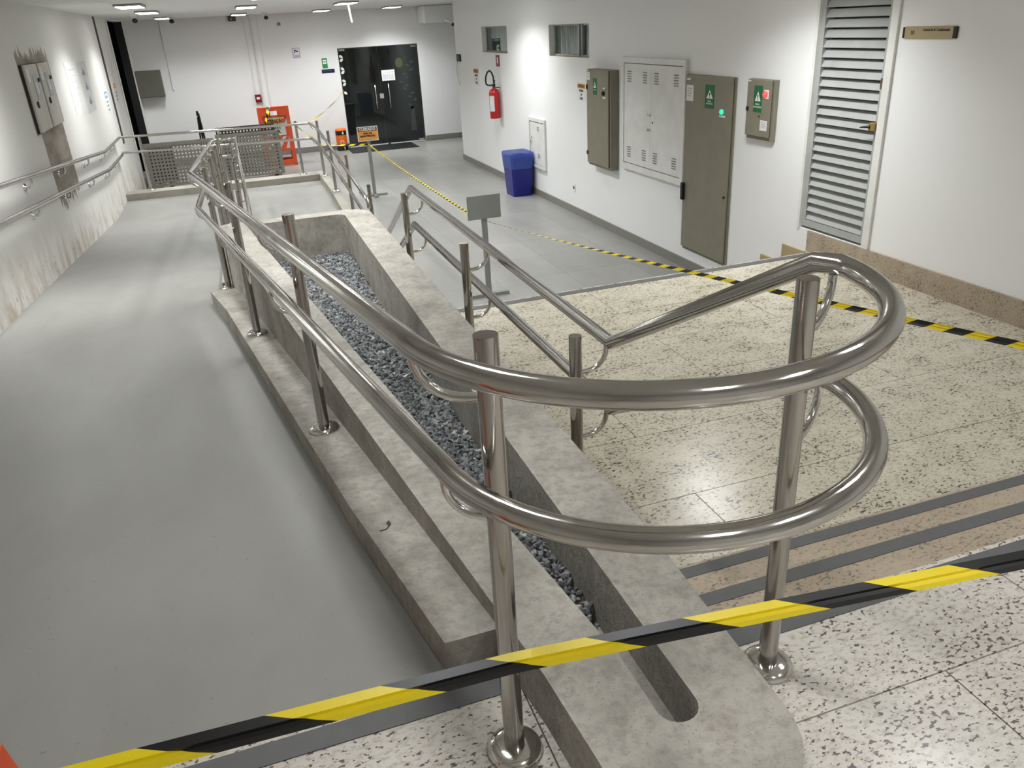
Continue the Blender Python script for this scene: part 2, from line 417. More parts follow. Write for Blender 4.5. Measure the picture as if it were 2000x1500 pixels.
wl = obj('wall_left', w, M['wall_left'], kind=STR)
obj('expansion_joint', MB().box(XL - 0.004, XL + 0.004, 14.86, 15.06, -0.1, 1.81), M['groove'], wl)
obj('door_jamb', MB().box(XL - 0.12, XL + 0.015, 16.40, 16.56, -1.14, 1.78), M['white_metal'], wl)
obj('door_jamb', MB().box(XL - 0.152, XL - 0.002, 19.17, 19.199, -1.14, 1.799), M['rubber'], wl)  # thin black sheet covering the far reveal of the opening
w = wall_holes(-1.905, 6.7, -1.3, CEIL, [(2.54, 4.39, -1.13, 1.04)], 0.2, lambda u, v, n: (u, YB + n, v))
obj('wall_back', w, M['wall'], kind=STR)
obj('wall_recess', MB().box(6.6, 6.75, 16.1, YB + 0.1, -1.3, CEIL), M['wall'], kind=STR)
obj('wall_recess_return', MB().box(4.6, 6.7, 16.1, 16.3, -1.3, CEIL), M['wall'], kind=STR)
obj('wall_rear', MB().box(XL - 0.15, XR + 0.2, -3.2, -3.0, -0.1, CEIL_UP), M['wall'], kind=STR)
ce = obj('ceiling', MB().box(XL - 0.15, 6.75, 4.4, YB + 0.2, CEIL, CEIL + 0.1), M['ceiling'], kind=STR)
obj('ceiling_upper', MB().box(XL - 0.15, XR + 0.2, -3.2, 4.5, CEIL_UP, CEIL_UP + 0.1).box(XL, XR, 4.4, 4.5, CEIL + 0.1, CEIL_UP), M['ceiling'], kind=STR)
obj('beam', MB().box(4.46, 6.6, 19.05, YB - 0.001, 1.45, CEIL - 0.001, 0.03), M['wall'], kind=STR)
# dark spaces beyond the openings
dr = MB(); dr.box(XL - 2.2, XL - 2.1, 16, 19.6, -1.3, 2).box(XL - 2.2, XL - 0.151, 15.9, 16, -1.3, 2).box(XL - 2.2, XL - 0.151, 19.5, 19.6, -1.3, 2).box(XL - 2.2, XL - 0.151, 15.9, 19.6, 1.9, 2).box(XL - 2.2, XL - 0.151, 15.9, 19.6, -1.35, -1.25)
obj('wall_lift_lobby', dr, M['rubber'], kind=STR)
dc = MB(); dc.box(1.4, 1.5, YB + 0.2, 27, -1.3, 2).box(4.75, 4.85, YB + 0.2, 27, -1.3, 2).box(1.4, 4.85, 27, 27.1, -1.3, 2).box(1.4, 4.85, YB + 0.2, 27.1, 1.6, 1.7)
obj('wall_corridor', dc, M['dark_room'], kind=STR)
obj('floor_corridor', MB().box(1.4, 4.85, YB + 0.0, 27.1, -1.3, -1.14), M['dark_floor'], kind=STR)

# ------------------------------------------------------------------ floors
def slabs(parent, rows, mat, zt, gap=0.004, th=0.02):
    for y0, y1, xs in rows:
        for a, b in zip(xs, xs[1:]):
            obj('slab', MB().box(a + gap / 2, b - gap / 2, y0 + gap / 2, y1 - gap / 2, zt - th, zt), mat, parent)
fl = obj('floor', MB().box(XL, XR, -3.0, 1.325, -0.3, -0.008).box(XL, 0.40, 1.325, 1.42, -0.3, -0.008), M['grout'], kind=STR)
slabs(fl, [(1.01, 1.33, [0.40, 1.73, 3.34, XR]), (1.01, 1.42, [XL, -1.20, 0.40]), (0.46, 1.01, [XL, -0.28, 1.33, 2.94, XR]), (-0.09, 0.46, [XL, 0.12, 1.73, 3.34, XR]),
           (-0.64, -0.09, [XL, -0.28, 1.33, 2.94, XR]), (-1.19, -0.64, [XL, 0.12, 1.73, 3.34, XR]), (-3.0, -1.19, [XL, -0.28, 1.33, 2.94, XR])], M['granite_up'], 0.0)
obj('nosing_strip', MB().box(0.90, XR, 1.252, 1.312, 0.0, 0.0025), M['strip'], fl)
obj('nosing_strip', MB().box(XL, 0.385, 1.325, 1.385, 0.0, 0.0025), M['strip'], fl)
lf = obj('floor_landing', MB().box(0.86, XR, 1.92, 5.36, -1.1, Z_LAND - 0.008), M['grout'], kind=STR)
A, B_ = [0.86, 1.60, 3.21, XR], [0.86, 2.31, 3.92, XR]
slabs(lf, [(1.93, 2.53, A), (2.53, 3.08, B_), (3.08, 3.63, A), (3.63, 4.18, B_), (4.18, 4.73, A), (4.73, 5.37, B_)], M['granite'], Z_LAND)
obj('nosing_strip', MB().box(0.87, XR, 5.275, 5.345, Z_LAND, Z_LAND + 0.0025), M['strip'], lf)
def flight(name, label, y0, zt, n, r, t, first_top):
    """n risers; treads below the first edge"""
    o = thing(name, label, 'stairs', (2.6, y0, zt - n * r), kind=STR)
    for i in range(1, n):
        ya, yb, zz = y0 + (i - 1) * t, y0 + i * t, zt - i * r
        s = obj('step', MB().box(0.86, XR, ya - 0.03, yb, zt - n * r - 0.02, zz), M['granite_tread'], o)
        obj('nosing_strip', MB().box(0.87, XR, yb - 0.064, yb - 0.014, zz, zz + 0.0025), M['strip'], s)
    return o
flight('staircase', 'short granite stair beside the ring-shaped handrail, down to the speckled landing', 1.326, 0.0, 3, 0.16, 0.304, True)
flight('staircase', 'granite stair from the speckled landing down to the grey tiled hall', 5.37, Z_LAND, 4, 0.165, 0.30, True)
obj('riser', MB().box(0.86, XR, 1.30, 1.326, -0.5, -0.008), M['granite_tread'], fl)
gf = obj('floor_hall', MB().box(XL, 6.6, 5.3, YB, -1.4, Z_HALL - 0.006), M['tile_joint'], kind=STR)
TS = 0.78; tm = MB().box(-TS / 2 + 0.001, TS / 2 - 0.001, -TS / 2 + 0.001, TS / 2 - 0.001, -0.012, 0); tme = mesh_of('tile', tm, M['tile'])
for i in range(7):
    for j in range(18):
        x, y = 0.05 + (i + 0.5) * TS, 6.27 - 0.78 + (j + 0.5) * TS
        if y - TS / 2 > YB - 0.3 or (x < 1.2 and 7.5 < y < 14.0): continue
        o = bpy.data.objects.new('tile', tme); COL.objects.link(o); o.parent = gf
        g = ORG[gf.name]; o.location = (x - g[0], y - g[1], Z_HALL - g[2]); ORG[o.name] = ORG[gf.name]
for i in range(3):
    for j in range(8):
        x, y = 0.05 - (i + 0.5) * TS, 14.05 + (j + 0.5) * TS - 0.3
        if y + TS / 2 > YB or x - TS / 2 < XL - 0.6: continue
        o = bpy.data.objects.new('tile', tme); COL.objects.link(o); o.parent = gf
        g = ORG[gf.name]; o.location = (x - g[0], y - g[1], Z_HALL - g[2]); ORG[o.name] = ORG[gf.name]
# ramps
rp = MB()
seg = [1.42 + k * (6.25 - 1.42) / 8 for k in range(9)]
for a, b in zip(seg, seg[1:]):
    rp.add([(XL, a, z1(a)), (x_out(a) + 0.05, a, z1(a)), (x_out(b) + 0.05, b, z1(b)), (XL, b, z1(b))], [(0, 1, 2, 3)])
rp.add([(XL, 6.25, z1(6.25)), (-0.25, 6.25, z1(6.25)), (-0.25, 12.2, Z_REST), (XL, 12.2, Z_REST)], [(0, 1, 2, 3)])
rp.add([(XL, 12.2, Z_REST), (1.25, 12.2, Z_REST), (1.25, 13.66, Z_REST), (XL, 13.66, Z_REST)], [(0, 1, 2, 3)])
rp.add([(-0.06, 7.6, Z_HALL + 0.001), (1.25, 7.6, Z_HALL + 0.001), (1.25, 12.2, Z_REST), (-0.06, 12.2, Z_REST)], [(0, 1, 2, 3)])
rp.add([(XL, 1.42, -1.2), (x_out(1.42) + 0.05, 1.42, -1.2), (1.25, 13.66, -1.2), (XL, 13.66, -1.2)], [(0, 3, 2, 1)])
obj('floor_ramp', rp, M['ramp'], kind=STR)
k = MB(); k.prism([(XL, 13.63), (1.33, 13.63), (1.33, 13.95), (XL, 13.95)], -1.2, -0.72)
obj('kerb', k, M['kerb'], kind=STR, label='smooth concrete kerb across the far end of the ramp landing')
k = MB(); pts = [7.75, 9.0, 10.5, 12.2, 13.63]
for a, b in zip(pts, pts[1:]): k.prism([(1.2, a), (1.33, a), (1.33, b), (1.2, b)], -1.2, lambda x, y: z2(y) + 0.095)
obj('kerb', k, M['kerb'], kind=STR, label='low concrete kerb along the tiled hall side of the lower ramp')
k = MB(); k.prism([(-0.30, 6.3), (-0.02, 6.3), (-0.02, 12.25), (-0.30, 12.25)], -1.2, lambda x, y: z1(y) + 0.07)
obj('kerb', k, M['kerb'], kind=STR, label='concrete divider kerb between the two ramp runs under the post row')
# skirtings
bb = MB(); bb.box(XR - 0.016, XR, 6.30, 16.3, Z_HALL, Z_HALL + 0.10)
obj('baseboard_right', bb, M['baseboard'], kind=STR)
bb = MB(); bb.box(-1.75, 2.53, YB - 0.016, YB, Z_HALL, Z_HALL + 0.11).box(4.40, 6.6, YB - 0.016, YB, Z_HALL, Z_HALL + 0.11)
obj('baseboard_back', bb, M['baseboard'], kind=STR)
bb = MB(); bb.box(XR - 0.02, XR, 1.93, 5.42, Z_LAND, Z_LAND + 0.17).box(XR - 0.02, XR, -3, 1.33, 0, 0.17)
for i in range(3): bb.box(XR - 0.02, XR, 1.33 + (i - 0) * 0.304 - 0.0, 1.63 + i * 0.304, -0.16 * (i + 1), -0.16 * (i + 1) + 0.17)
obj('baseboard_landing', bb, M['granite_tread'], kind=STR)
bb = MB()
for i in range(3): bb.box(XR - 0.018, XR, 5.44 + i * 0.3, 5.74 + i * 0.3, Z_LAND - 0.165 * (i + 1), Z_LAND - 0.165 * (i + 1) + 0.15)
obj('baseboard_stair', bb, M['tan'], kind=STR)

# ------------------------------------------------------------------ planter
def arc(cx, cy, r, a0, a1, n): return [(cx + r * math.cos(R(a0 + (a1 - a0) * i / n)), cy + r * math.sin(R(a0 + (a1 - a0) * i / n))) for i in range(n + 1)]
outer = arc(0.632, 0.955, 0.20, 180 + 8, 360, 14) + [(0.846, 1.286), (0.863, 1.545), (0.870, 2.2), (0.872, 4.0), (0.872, 5.9)] + arc(0.672, 6.06, 0.20, 0, 90, 8) + arc(-0.14, 6.16, 0.10, 90, 180, 5) \
    + [(x_out(y), y) for y in (5.6, 4.5, 3.4, 2.4, 1.6, 1.2)]
inner = arc(0.6325, 1.030, 0.045, 190, 360, 10) + [(0.677, 1.3), (0.676, 2.2), (0.675, 4.0)] + arc(0.605, 6.05, 0.07, 0, 90, 6) + arc(0.04, 6.05, 0.07, 90, 180, 6) \
    + [(x_out(y) + 0.172, y) for y in (5.6, 4.5, 3.4, 2.4, 1.6, 1.2)]
Z_PL = 0.15
def planter_mesh():
    bm = bmesh.new()
    vo = [bm.verts.new((x, y, Z_PL)) for x, y in outer]; vi = [bm.verts.new((x, y, Z_PL)) for x, y in inner]
    eo = [bm.edges.new((vo[i], vo[(i + 1) % len(vo)])) for i in range(len(vo))]; ei = [bm.edges.new((vi[i], vi[(i + 1) % len(vi)])) for i in range(len(vi))]
    bmesh.ops.triangle_fill(bm, edges=eo + ei, use_beauty=True)
    bm.verts.index_update()
    mb = MB(); mb.add([v.co[:] for v in bm.verts], [[v.index for v in (f.verts if f.normal.z >= 0 else reversed(f.verts))] for f in bm.faces]); bm.free()
    n = len(outer)
    mb.add([(x, y, Z_PL) for x, y in outer] + [(x, y, -1.16) for x, y in outer], [(i, n + i, n + (i + 1) % n, (i + 1) % n) for i in range(n)])
    n = len(inner)
    mb.add([(x, y, Z_PL) for x, y in inner] + [(x, y, -0.3) for x, y in inner], [(i, (i + 1) % n, n + (i + 1) % n, n + i) for i in range(n)])
    return mb
pl = thing('planter', 'long tapering concrete planter trough filled with grey gravel', 'planter', (0.4, 3.5, -1.16))
obj('trough', planter_mesh(), M['concrete'], pl)
fb = MB()
def bed_z(y): return 0.012 if y < 1.42 else max(-0.15, -0.03 - 0.035 * (y - 1.42))
ys = [0.97, 1.2, 1.40, 1.46, 2.2, 3.2, 4.2, 5.2, 6.13]
for a, b in zip(ys, ys[1:]):
    za, zb = (0.012 if a < 1.42 else bed_z(a) - 0.02), (0.012 if b < 1.42 else bed_z(b) - 0.02)
    fb.quad((x_out(a) + 0.15, a, za), (0.70, a, za), (0.70, b, zb), (x_out(b) + 0.15, b, zb))
obj('trough_bottom', fb, M['concrete'], pl)
lg = MB(); ys = [1.43, 2.2, 3.2, 4.2, 5.2, 5.88]
poly_l = [(x_out(y) - 0.138 - 0.02 * (y > 2), y) for y in ys]
lg.prism([(x_out(y) - (0.135 if y < 2 else 0.155 if y < 5.5 else 0.185), y) for y in reversed(ys)] + [(x_out(y) + 0.02, y) for y in ys], lambda x, y: z1(y) - 0.15, lambda x, y: z1(y) + 0.10)
obj('ledge', lg, M['concrete'], pl)
# crushed stone in the trough
def gravel():
    rng = np.random.default_rng(3)
    bm = bmesh.new(); bmesh.ops.create_icosphere(bm, subdivisions=1, radius=1); bm.verts.index_update()
    V = np.array([v.co[:] for v in bm.verts]); F = np.array([[v.index for v in f.verts] for f in bm.faces]); bm.free()
    vs, fs = [], []; k = 0; cnt = 0
    while cnt < 11500:
        y = 1.44 + (6.08 - 1.44) * rng.random(); x0, x1 = x_out(y) + 0.180, 0.668
        if rng.random() > (x1 - x0) / 0.75: continue
        x = x0 + (x1 - x0) * rng.random()
        s = 0.0095 * (0.6 + 0.9 * rng.random()) * np.array([1.25, 0.95, 0.6]) * (0.75 + 0.5 * rng.random(3))
        q = rng.normal(size=4); q /= np.linalg.norm(q); q[1:] *= 1.0
        a, b, c, d = q
        Rm = np.array([[a*a+b*b-c*c-d*d, 2*(b*c-a*d), 2*(b*d+a*c)], [2*(b*c+a*d), a*a-b*b+c*c-d*d, 2*(c*d-a*b)], [2*(b*d-a*c), 2*(c*d+a*b), a*a-b*b-c*c+d*d]])
        P = (V * (0.75 + 0.5 * rng.random((len(V), 1))) * s) @ Rm.T
        hump = 0.012 * math.sin(y * 3.1 + x * 4) 
        P += np.array([x, y, bed_z(y) + hump + 0.016 * rng.random() - 0.006])
        vs.append(P); fs.append(F + k); k += len(V); cnt += 1
    me = bpy.data.meshes.new('gravel'); vs = np.concatenate(vs); fs = np.concatenate(fs)
    og = (0.4, 3.6, -0.2)
    me.from_pydata((vs - np.array(og)).tolist(), [], fs.tolist()); me.materials.append(M['gravel'])
    o = bpy.data.objects.new('gravel', me); COL.objects.link(o); o.location = og; ORG[o.name] = og
    tag(o, 'loose grey crushed stone lying in the concrete planter trough', 'gravel', kind='stuff')
gravel()

# ------------------------------------------------------------------ handrails
RR, RP = 0.0215, 0.0215
def flange(mb, x, y, z): return mb.lathe([(0.058, 0.0), (0.060, 0.006), (0.055, 0.015), (0.042, 0.021), (0.024, 0.022)], (x, y, z), 28)
def post(parent, x, y, zb, zt, fl=True):
    p = obj('post', MB().tube([(x, y, zb), (x, y, zt - 0.003), (x, y, zt)], RP, 20), M['steel_post'], parent)
    if fl: obj('base_flange', flange(MB(), x, y, zb), M['chrome'], p)
    return p
def bracket(parent, px, py, rx, ry, rz, drop=0.10):
    """small J-shaped arm from the post at (px, py) to the underside of the rail at (rx, ry, rz)"""
    d = Vector((rx - px, ry - py, 0)); L = d.length; d.normalize(); zb = rz - drop
    P = [(px, py, zb), (px + d.x * L * 0.35, py + d.y * L * 0.35, zb)]
    for i in range(1, 7):
        a = R(90 * i / 6); rr = L * 0.65
        P.append((px + d.x * (L * 0.35 + rr * math.sin(a)), py + d.y * (L * 0.35 + rr * math.sin(a)), zb + rr * (1 - math.cos(a)) * min(1, drop / rr)))
    P.append((rx, ry, rz - RR * 0.6))
    if P[-2][2] >= P[-1][2] - 1e-4: P.pop(-2)
    return obj('bracket', MB().tube(P, 0.009, 10), M['chrome'], parent)
hr = thing('handrail', 'double stainless steel handrail with a round loop end circling the concrete planter', 'handrail', (0.64, 1.17, 0))
def ring(cx, cy, r, z): return [(cx + r * math.cos(R(a)), cy + r * math.sin(R(a)), z) for a in (186.7, *range(190, 357, 5))]
def main_rail(z_up, off, cx, cy, r, z_far, x_u):
    # from the foot of the hall stair up over the landing, round the loop, down the ramp, round the far U-turn and down the lower ramp
    p = []
    zc = z_up - 0.5
    p += [(1.04, 6.42, zc - 0.56), (1.04, 5.27, zc), (1.045, 2.20, zc)]
    p += [(1.072, 1.29, z_up)]
    p += list(reversed(ring(cx, cy, r, z_up)))
    p += [(-0.33, 5.80, z1(5.80) + off), (-0.325, 12.18, Z_REST + off), (-0.0, 12.33, Z_REST + off)]
    p += [(-0.01, 12.0, Z_REST + off - 0.01), (0.0, 7.3, z2(7.3) + off)]
    return p
def smooth_path(p, closed=False): return p
obj('upper_rail', MB().tube(main_rail(0.940, 0.93, 0.654, 1.289, 0.449, 0, 0), RR, 20), M['steel'], hr)
obj('lower_rail', MB().tube(main_rail(0.697, 0.70, 0.668, 1.258, 0.424, 0, 0), RR, 20), M['steel'], hr)
post(hr, 0.329, 1.170, 0.0, 0.954); post(hr, 0.963, 1.175, 0.0, 0.954)
for zr in (0.94, 0.697):
    bracket(hr, 0.329, 1.17, 0.212 if zr > 0.8 else 0.246, 1.22, zr); bracket(hr, 0.963, 1.175, 1.075, 1.24, zr)
for y in (2.88, 4.50, 6.00):
    x = x_out(y) - 0.075 + (0.03 if y > 5.5 else 0); zb = z1(y) + (0.10 if y < 5.89 else 0.10)
    post(hr, x, y, zb if y < 5.89 else z1(y) + 0.08, z1(y) + 0.955)
    for o_ in (0.93, 0.70): bracket(hr, x, y, 0.2086 - 0.118 * (y - 1.233), y, z1(y) + o_)
for y in (7.3, 8.6, 9.9, 11.1, 12.1):
    post(hr, -0.235, y, z1(y) + 0.07, z1(y) + 0.95, False)
    for o_ in (0.93, 0.70): bracket(hr, -0.235, y, -0.328, y, z1(y) + o_)
for y in (7.6, 9.1, 10.6, 12.0):
    post(hr, -0.085, y, z1(y) + 0.07, z2(y) + 0.95, False)
    for o_ in (0.93, 0.70): bracket(hr, -0.085, y, -0.005, y, z2(y) + o_)
for y in (2.23, 3.57, 4.95):
    post(hr, 0.930, y, Z_LAND, Z_LAND + 0.954, False)
    for zr in (0.44, 0.197): bracket(hr, 0.930, y, 1.042, y, zr)
post(hr, 0.930, 6.30, Z_HALL, -0.10, False)
# outer rail round the far landing and down the lower ramp
ho = thing('handrail', 'double stainless steel handrail on the kerb round the far ramp landing', 'handrail', (1.2, 13.4, -0.82))
def outer_rail(off):
    z = Z_REST + off
    return [(XL + 0.07, 13.82, z), (1.10, 13.40, z), (1.15, 13.34, z), (1.16, 13.26, z), (1.16, 12.2, z), (1.16, 8.42, z2(8.42) + off)]
up_end = z2(8.42) + 0.93; lo_end = z2(8.42) + 0.70
pu = outer_rail(0.93) + [(1.16, 8.22, up_end - 0.03), (1.16, 8.16, up_end - 0.09)]
obj('upper_rail', MB().tube(pu, 0.019, 16), M['steel'], ho)
obj('lower_rail', MB().tube(outer_rail(0.70) + [(1.16, 8.16, lo_end - 0.02)], 0.019, 16), M['steel'], ho)
for x, y in ((-1.40, 13.84), (-0.24, 13.80), (0.955, 13.80)):
    post(ho, x, y, -0.72, Z_REST + 0.945)
    for o_ in (0.93, 0.70): bracket(ho, x, y, x, 13.82 - (x + 1.69) * 0.15, Z_REST + o_, 0.06)
for y in (13.45, 12.03, 10.32, 8.70):
    post(ho, 1.262, y, z2(y) + 0.095, z2(y) + 0.955)
    for o_ in (0.93, 0.70): bracket(ho, 1.262, y, 1.16, y, z2(y) + o_)
# wall rail
hw = thing('handrail', 'double stainless steel handrail fixed to the stained cream wall above the ramp', 'handrail', (XL, 8, -0.4))
for off, nm in ((0.92, 'upper_rail'), (0.68, 'lower_rail')):
    pth = [(XL + 0.065, 1.0, 0.0 + off), (XL + 0.065, 1.42, off), (XL + 0.065, 12.2, Z_REST + off), (XL + 0.065, 13.85, Z_REST + off - 0.01)]
    obj(nm, MB().tube(pth, 0.022, 16), M['steel'], hw)
    for y in (1.9, 3.3, 4.7, 6.2, 7.75, 9.25, 10.75, 12.1, 13.2):
        z = z1(y) + off
        b = obj('bracket', MB().tube([(XL + 0.01, y, z - 0.085), (XL + 0.04, y, z - 0.085), (XL + 0.058, y, z - 0.072), (XL + 0.065, y, z - 0.05), (XL + 0.065, y, z - 0.012)], 0.0105, 10), M['chrome'], hw)
        rs = MB(); rs.lathe([(0.036, 0), (0.036, 0.008), (0.026, 0.016)], (0, 0, 0), 18)
        rs.v = [(XL + zz, y + xx, z - 0.085 + yy) for xx, yy, zz in rs.v]
        obj('rosette', rs, M['chrome'], b)

# ------------------------------------------------------------------ ceiling lamps
def lamp_body(x, y, zc, label, group, watts, hang=False):
    t = thing('ceiling_light', label, 'light', (x, y, zc - 0.034), group=group)
    w_, d_ = 0.15, 0.38
    fr = MB(); fr.box(x - w_, x + w_, y - d_, y + d_, zc - 0.026, zc - 0.0005)
    obj('frame', fr, M['lamp_frame'], t)
    obj('diffuser', MB().box(x - w_ + 0.018, x + w_ - 0.018, y - d_ + 0.018, y + d_ - 0.018, zc - 0.032, zc - 0.025), M['lamp_on'], t)
    ld = bpy.data.lights.new('lamp_light', 'AREA'); ld.shape = 'RECTANGLE'; ld.size = 2 * w_; ld.size_y = 2 * d_; ld.energy = watts; ld.color = (0.965, 0.99, 1.0); ld.spread = R(132)
    lo = bpy.data.objects.new('lamp_light', ld); COL.objects.link(lo); lo.parent = t; lo.location = (0, 0, -0.006)
    if hang:
        obj('hanging_trim', MB().tube([(x + 0.02, y - 0.1, zc - 0.03), (x + 0.05, y - 0.08, zc - 0.30)], 0.012, 8), M['white_metal'], t)
    return t
where = ['over the dark doorway beside the stained wall', 'near the back wall above the orange folding sign', 'near the back wall beside the glass door', 'near the back wall above the glass door',
         'above the ramp landing beside the stained wall', 'above the ramp landing, second from the stained wall', 'above the hall with its trim strip hanging down', 'over the fire extinguisher and small hatch',
         'above the ramp in front of the papers on the stained wall', 'over the divider between the two ramps', 'over the hall between the two sign stands', 'over the ramp beside the meter boxes', 'over the far end of the planter',
         'over the gravel planter', 'over the speckled landing near the louvred door']
for i, (x, y, k_) in enumerate(LAMPS):
    lamp_body(x, y, CEIL, 'added unseen ceiling light ' + where[i], 'square hall ceiling lights', LAMP_W * k_, i == 6)
fill_where = ['over the short stair beside the tan plaque', 'over the near end of the gravel planter', 'over the upper granite floor towards the rear', 'at the rear of the upper granite floor']
for k_, (x, y, q_) in enumerate(FILL_LAMPS_UP):
    lamp_body(x, y, CEIL_UP, 'added unseen ceiling light ' + fill_where[k_], 'added upper floor fill lights', FILL_LAMP_UP_W * q_)

# ------------------------------------------------------------------ louvred door
ld = thing('door_1', 'grey metal louvred door in white frame above the granite skirting', 'door', (XR, 5.17, -0.31), '-X', kind=STR)
# u runs towards the camera side (-Y), v up from -0.31
W_ = 0.41; H_ = 2.10
f = MB(); f.box(-W_, -W_ + 0.03, 0, H_, -0.10, 0.012).box(-W_, W_, H_ - 0.03, H_, -0.10, 0.012)
obj('door_frame', f, M['white_metal'], ld)
obj('door_frame', MB().box(W_ - 0.035, W_ + 0.035, 0, H_, -0.06, 0.02, 0.004), M['white_metal'], ld)
lf_ = MB(); lf_.box(-W_ + 0.03, -W_ + 0.075, 0.02, H_ - 0.03, -0.06, -0.012).box(W_ - 0.085, W_ - 0.035, 0.02, H_ - 0.03, -0.06, -0.012).box(-W_ + 0.075, W_ - 0.085, 0.02, 0.075, -0.06, -0.012).box(-W_ + 0.075, W_ - 0.085, H_ - 0.09, H_ - 0.03, -0.06, -0.012)
leaf = obj('leaf_frame', lf_, M['louvre'], ld)
obj('backing', MB().box(-W_ + 0.03, W_ - 0.035, 0.02, H_ - 0.03, -0.14, -0.13), M['dark_frame'], ld)
sm = MB(); a = -W_ + 0.076; b = W_ - 0.086
sm.add([(a, 0.0, -0.014), (b, 0.0, -0.014), (b, 0.056, -0.048), (a, 0.056, -0.048), (a, -0.003, -0.016), (b, -0.003, -0.016), (b, 0.053, -0.050), (a, 0.053, -0.050)],
       [(0, 1, 2, 3), (7, 6, 5, 4), (0, 4, 5, 1), (2, 6, 7, 3), (0, 3, 7, 4), (1, 5, 6, 2)])
sme = mesh_of('louvre_slat', sm, M['louvre'])
for i in range(27):
    o = bpy.data.objects.new('louvre_slat', sme); COL.objects.link(o); o.parent = leaf; o.location = (0, 0.082 + i * 0.0700, 0); ORG[o.name] = (0, 0, 0)
lk = obj('lock', MB().box(W_ - 0.105, W_ - 0.04, 0.86, 0.915, -0.012, 0.03, 0.004), M['brass'], leaf)
obj('lever', MB().tube([(W_ - 0.09, 0.887, 0.03), (W_ - 0.12, 0.885, 0.05), (W_ - 0.165, 0.878, 0.05)], 0.011, 8, r1=0.005), M['black'], lk)
obj('strike_plate', MB().box(W_ - 0.082, W_ - 0.04, 1.145, 1.215, -0.012, -0.006), M['rust'], leaf)
# door plaque
s = thing('sign', 'tan door plaque numbered 10 beside the louvred door', 'sign', (XR, 4.45, 1.165), '-X')
pb = obj('plate', MB().box(-0.215, 0.215, 0, 0.075, 0, 0.010, 0.003), M['tan'], s)
obj('end_cap', MB().box(-0.226, -0.213, 0.004, 0.071, 0, 0.014), M['black'], s); obj('end_cap', MB().box(0.195, 0.222, 0.004, 0.071, 0, 0.014), M['black'], s)
text_part(s, '10', -0.145, 0.036, 0.0105, 0.034, M['ink'], bold=0.001)
text_part(s, 'Central de Ar Condicionado', 0.055, 0.053, 0.0105, 0.022, M['ink'], bold=0.0006, sx=0.88)

# ------------------------------------------------------------------ windows in the right wall
def window(name, y0, y1, z0, z1_, shade):
    yc = (y0 + y1) / 2; hw_ = (y1 - y0) / 2; H = z1_ - z0
    t = thing(name, 'small high horizontal window with vertical blind', 'window', (XR, yc, z0), '-X', kind=STR)
    fr = MB(); q = -0.085
    fr.box(-hw_, hw_, 0, 0.025, q - 0.02, q + 0.01).box(-hw_, hw_, H - 0.02, H, q - 0.02, q + 0.01).box(-hw_, -hw_ + 0.03, 0, H, q - 0.02, q + 0.01).box(hw_ - 0.03, hw_, 0, H, q - 0.02, q + 0.01)
    obj('window_frame', fr, M['louvre'], t)
    obj('window_sill', MB().box(-hw_, hw_, -0.002, 0.006, -0.2, -0.002), M['tan'], t)
    obj('pane', MB().box(-hw_ + 0.03, hw_ - 0.03, 0.025, H - 0.02, q - 0.004, q), M['pane'], t)
    n = int(2 * hw_ / 0.092)
    for i in range(n):
        u = -hw_ + 0.07 + i * 0.092
        if shade == 2 and 0.36 < u < 0.50: continue
        c, s_ = math.cos(R(16)), math.sin(R(16)); b = MB()
        hwid = 0.038
        b.add([(u - hwid * c, 0.02, q - 0.035 - hwid * s_), (u + hwid * c, 0.02, q - 0.035 + hwid * s_), (u + hwid * c, H - 0.01, q - 0.035 + hwid * s_), (u - hwid * c, H - 0.01, q - 0.035 - hwid * s_),
               (u - hwid * c, 0.02, q - 0.037 - hwid * s_), (u + hwid * c, 0.02, q - 0.037 + hwid * s_), (u + hwid * c, H - 0.01, q - 0.037 + hwid * s_), (u - hwid * c, H - 0.01, q - 0.037 - hwid * s_)],
              [(0, 1, 2, 3), (7, 6, 5, 4), (0, 4, 5, 1), (1, 5, 6, 2), (2, 6, 7, 3), (3, 7, 4, 0)])
        obj('blind_slat', b, M['blind'], t)
    if shade == 1: obj('shade', MB().box(-0.35, hw_ - 0.03, H * 0.55, H - 0.02, q - 0.075, q - 0.07), M['paper'], t)
    if shade == 2:
        obj('mullion', MB().box(0.20, 0.235, 0, H, q - 0.02, -0.06), M['louvre'], t); obj('mullion', MB().box(0.32, 0.345, 0.02, H, q - 0.02, q + 0.03), M['louvre'], t)
    obj('room_behind', MB().box(-hw_ - 0.1, hw_ + 0.1, -0.1, H + 0.1, -0.7, -0.69), M['dark_frame'], t)
window('window_1', 13.12, 14.50, 0.93, 1.34, 1)
window('window_2', 9.90, 11.27, 0.93, 1.33, 2)

# ------------------------------------------------------------------ electrical panels on the right wall
def warn_sticker(p, u, v, w, h, n, lines, sub):
    s = obj('warning_sticker', MB().box(u - w / 2, u + w / 2, v, v + h, n, n + 0.001), M['green'], p)
    k = w * 0.34
    tri = MB(); tri.prism([(u - k, v + h * 0.42), (u + k, v + h * 0.42), (u, v + h * 0.78)], n + 0.0011, n + 0.0018); obj('triangle', tri, M['white'], s)
    ex = MB(); ex.prism([(u - k * 0.13, v + h * 0.53), (u + k * 0.13, v + h * 0.53), (u + k * 0.2, v + h * 0.66), (u - k * 0.2, v + h * 0.66)], n + 0.0019, n + 0.0024)
    ex.prism([(u - k * 0.14, v + h * 0.46), (u + k * 0.14, v + h * 0.46), (u + k * 0.14, v + h * 0.505), (u - k * 0.14, v + h * 0.505)], n + 0.0019, n + 0.0024); obj('mark', ex, M['ink'], s)
    for i, l in enumerate(lines): text_part(s, l, u, v + h * (0.30 - 0.1 * i), n + 0.0012, h * 0.085, M['white'], sx=0.95)
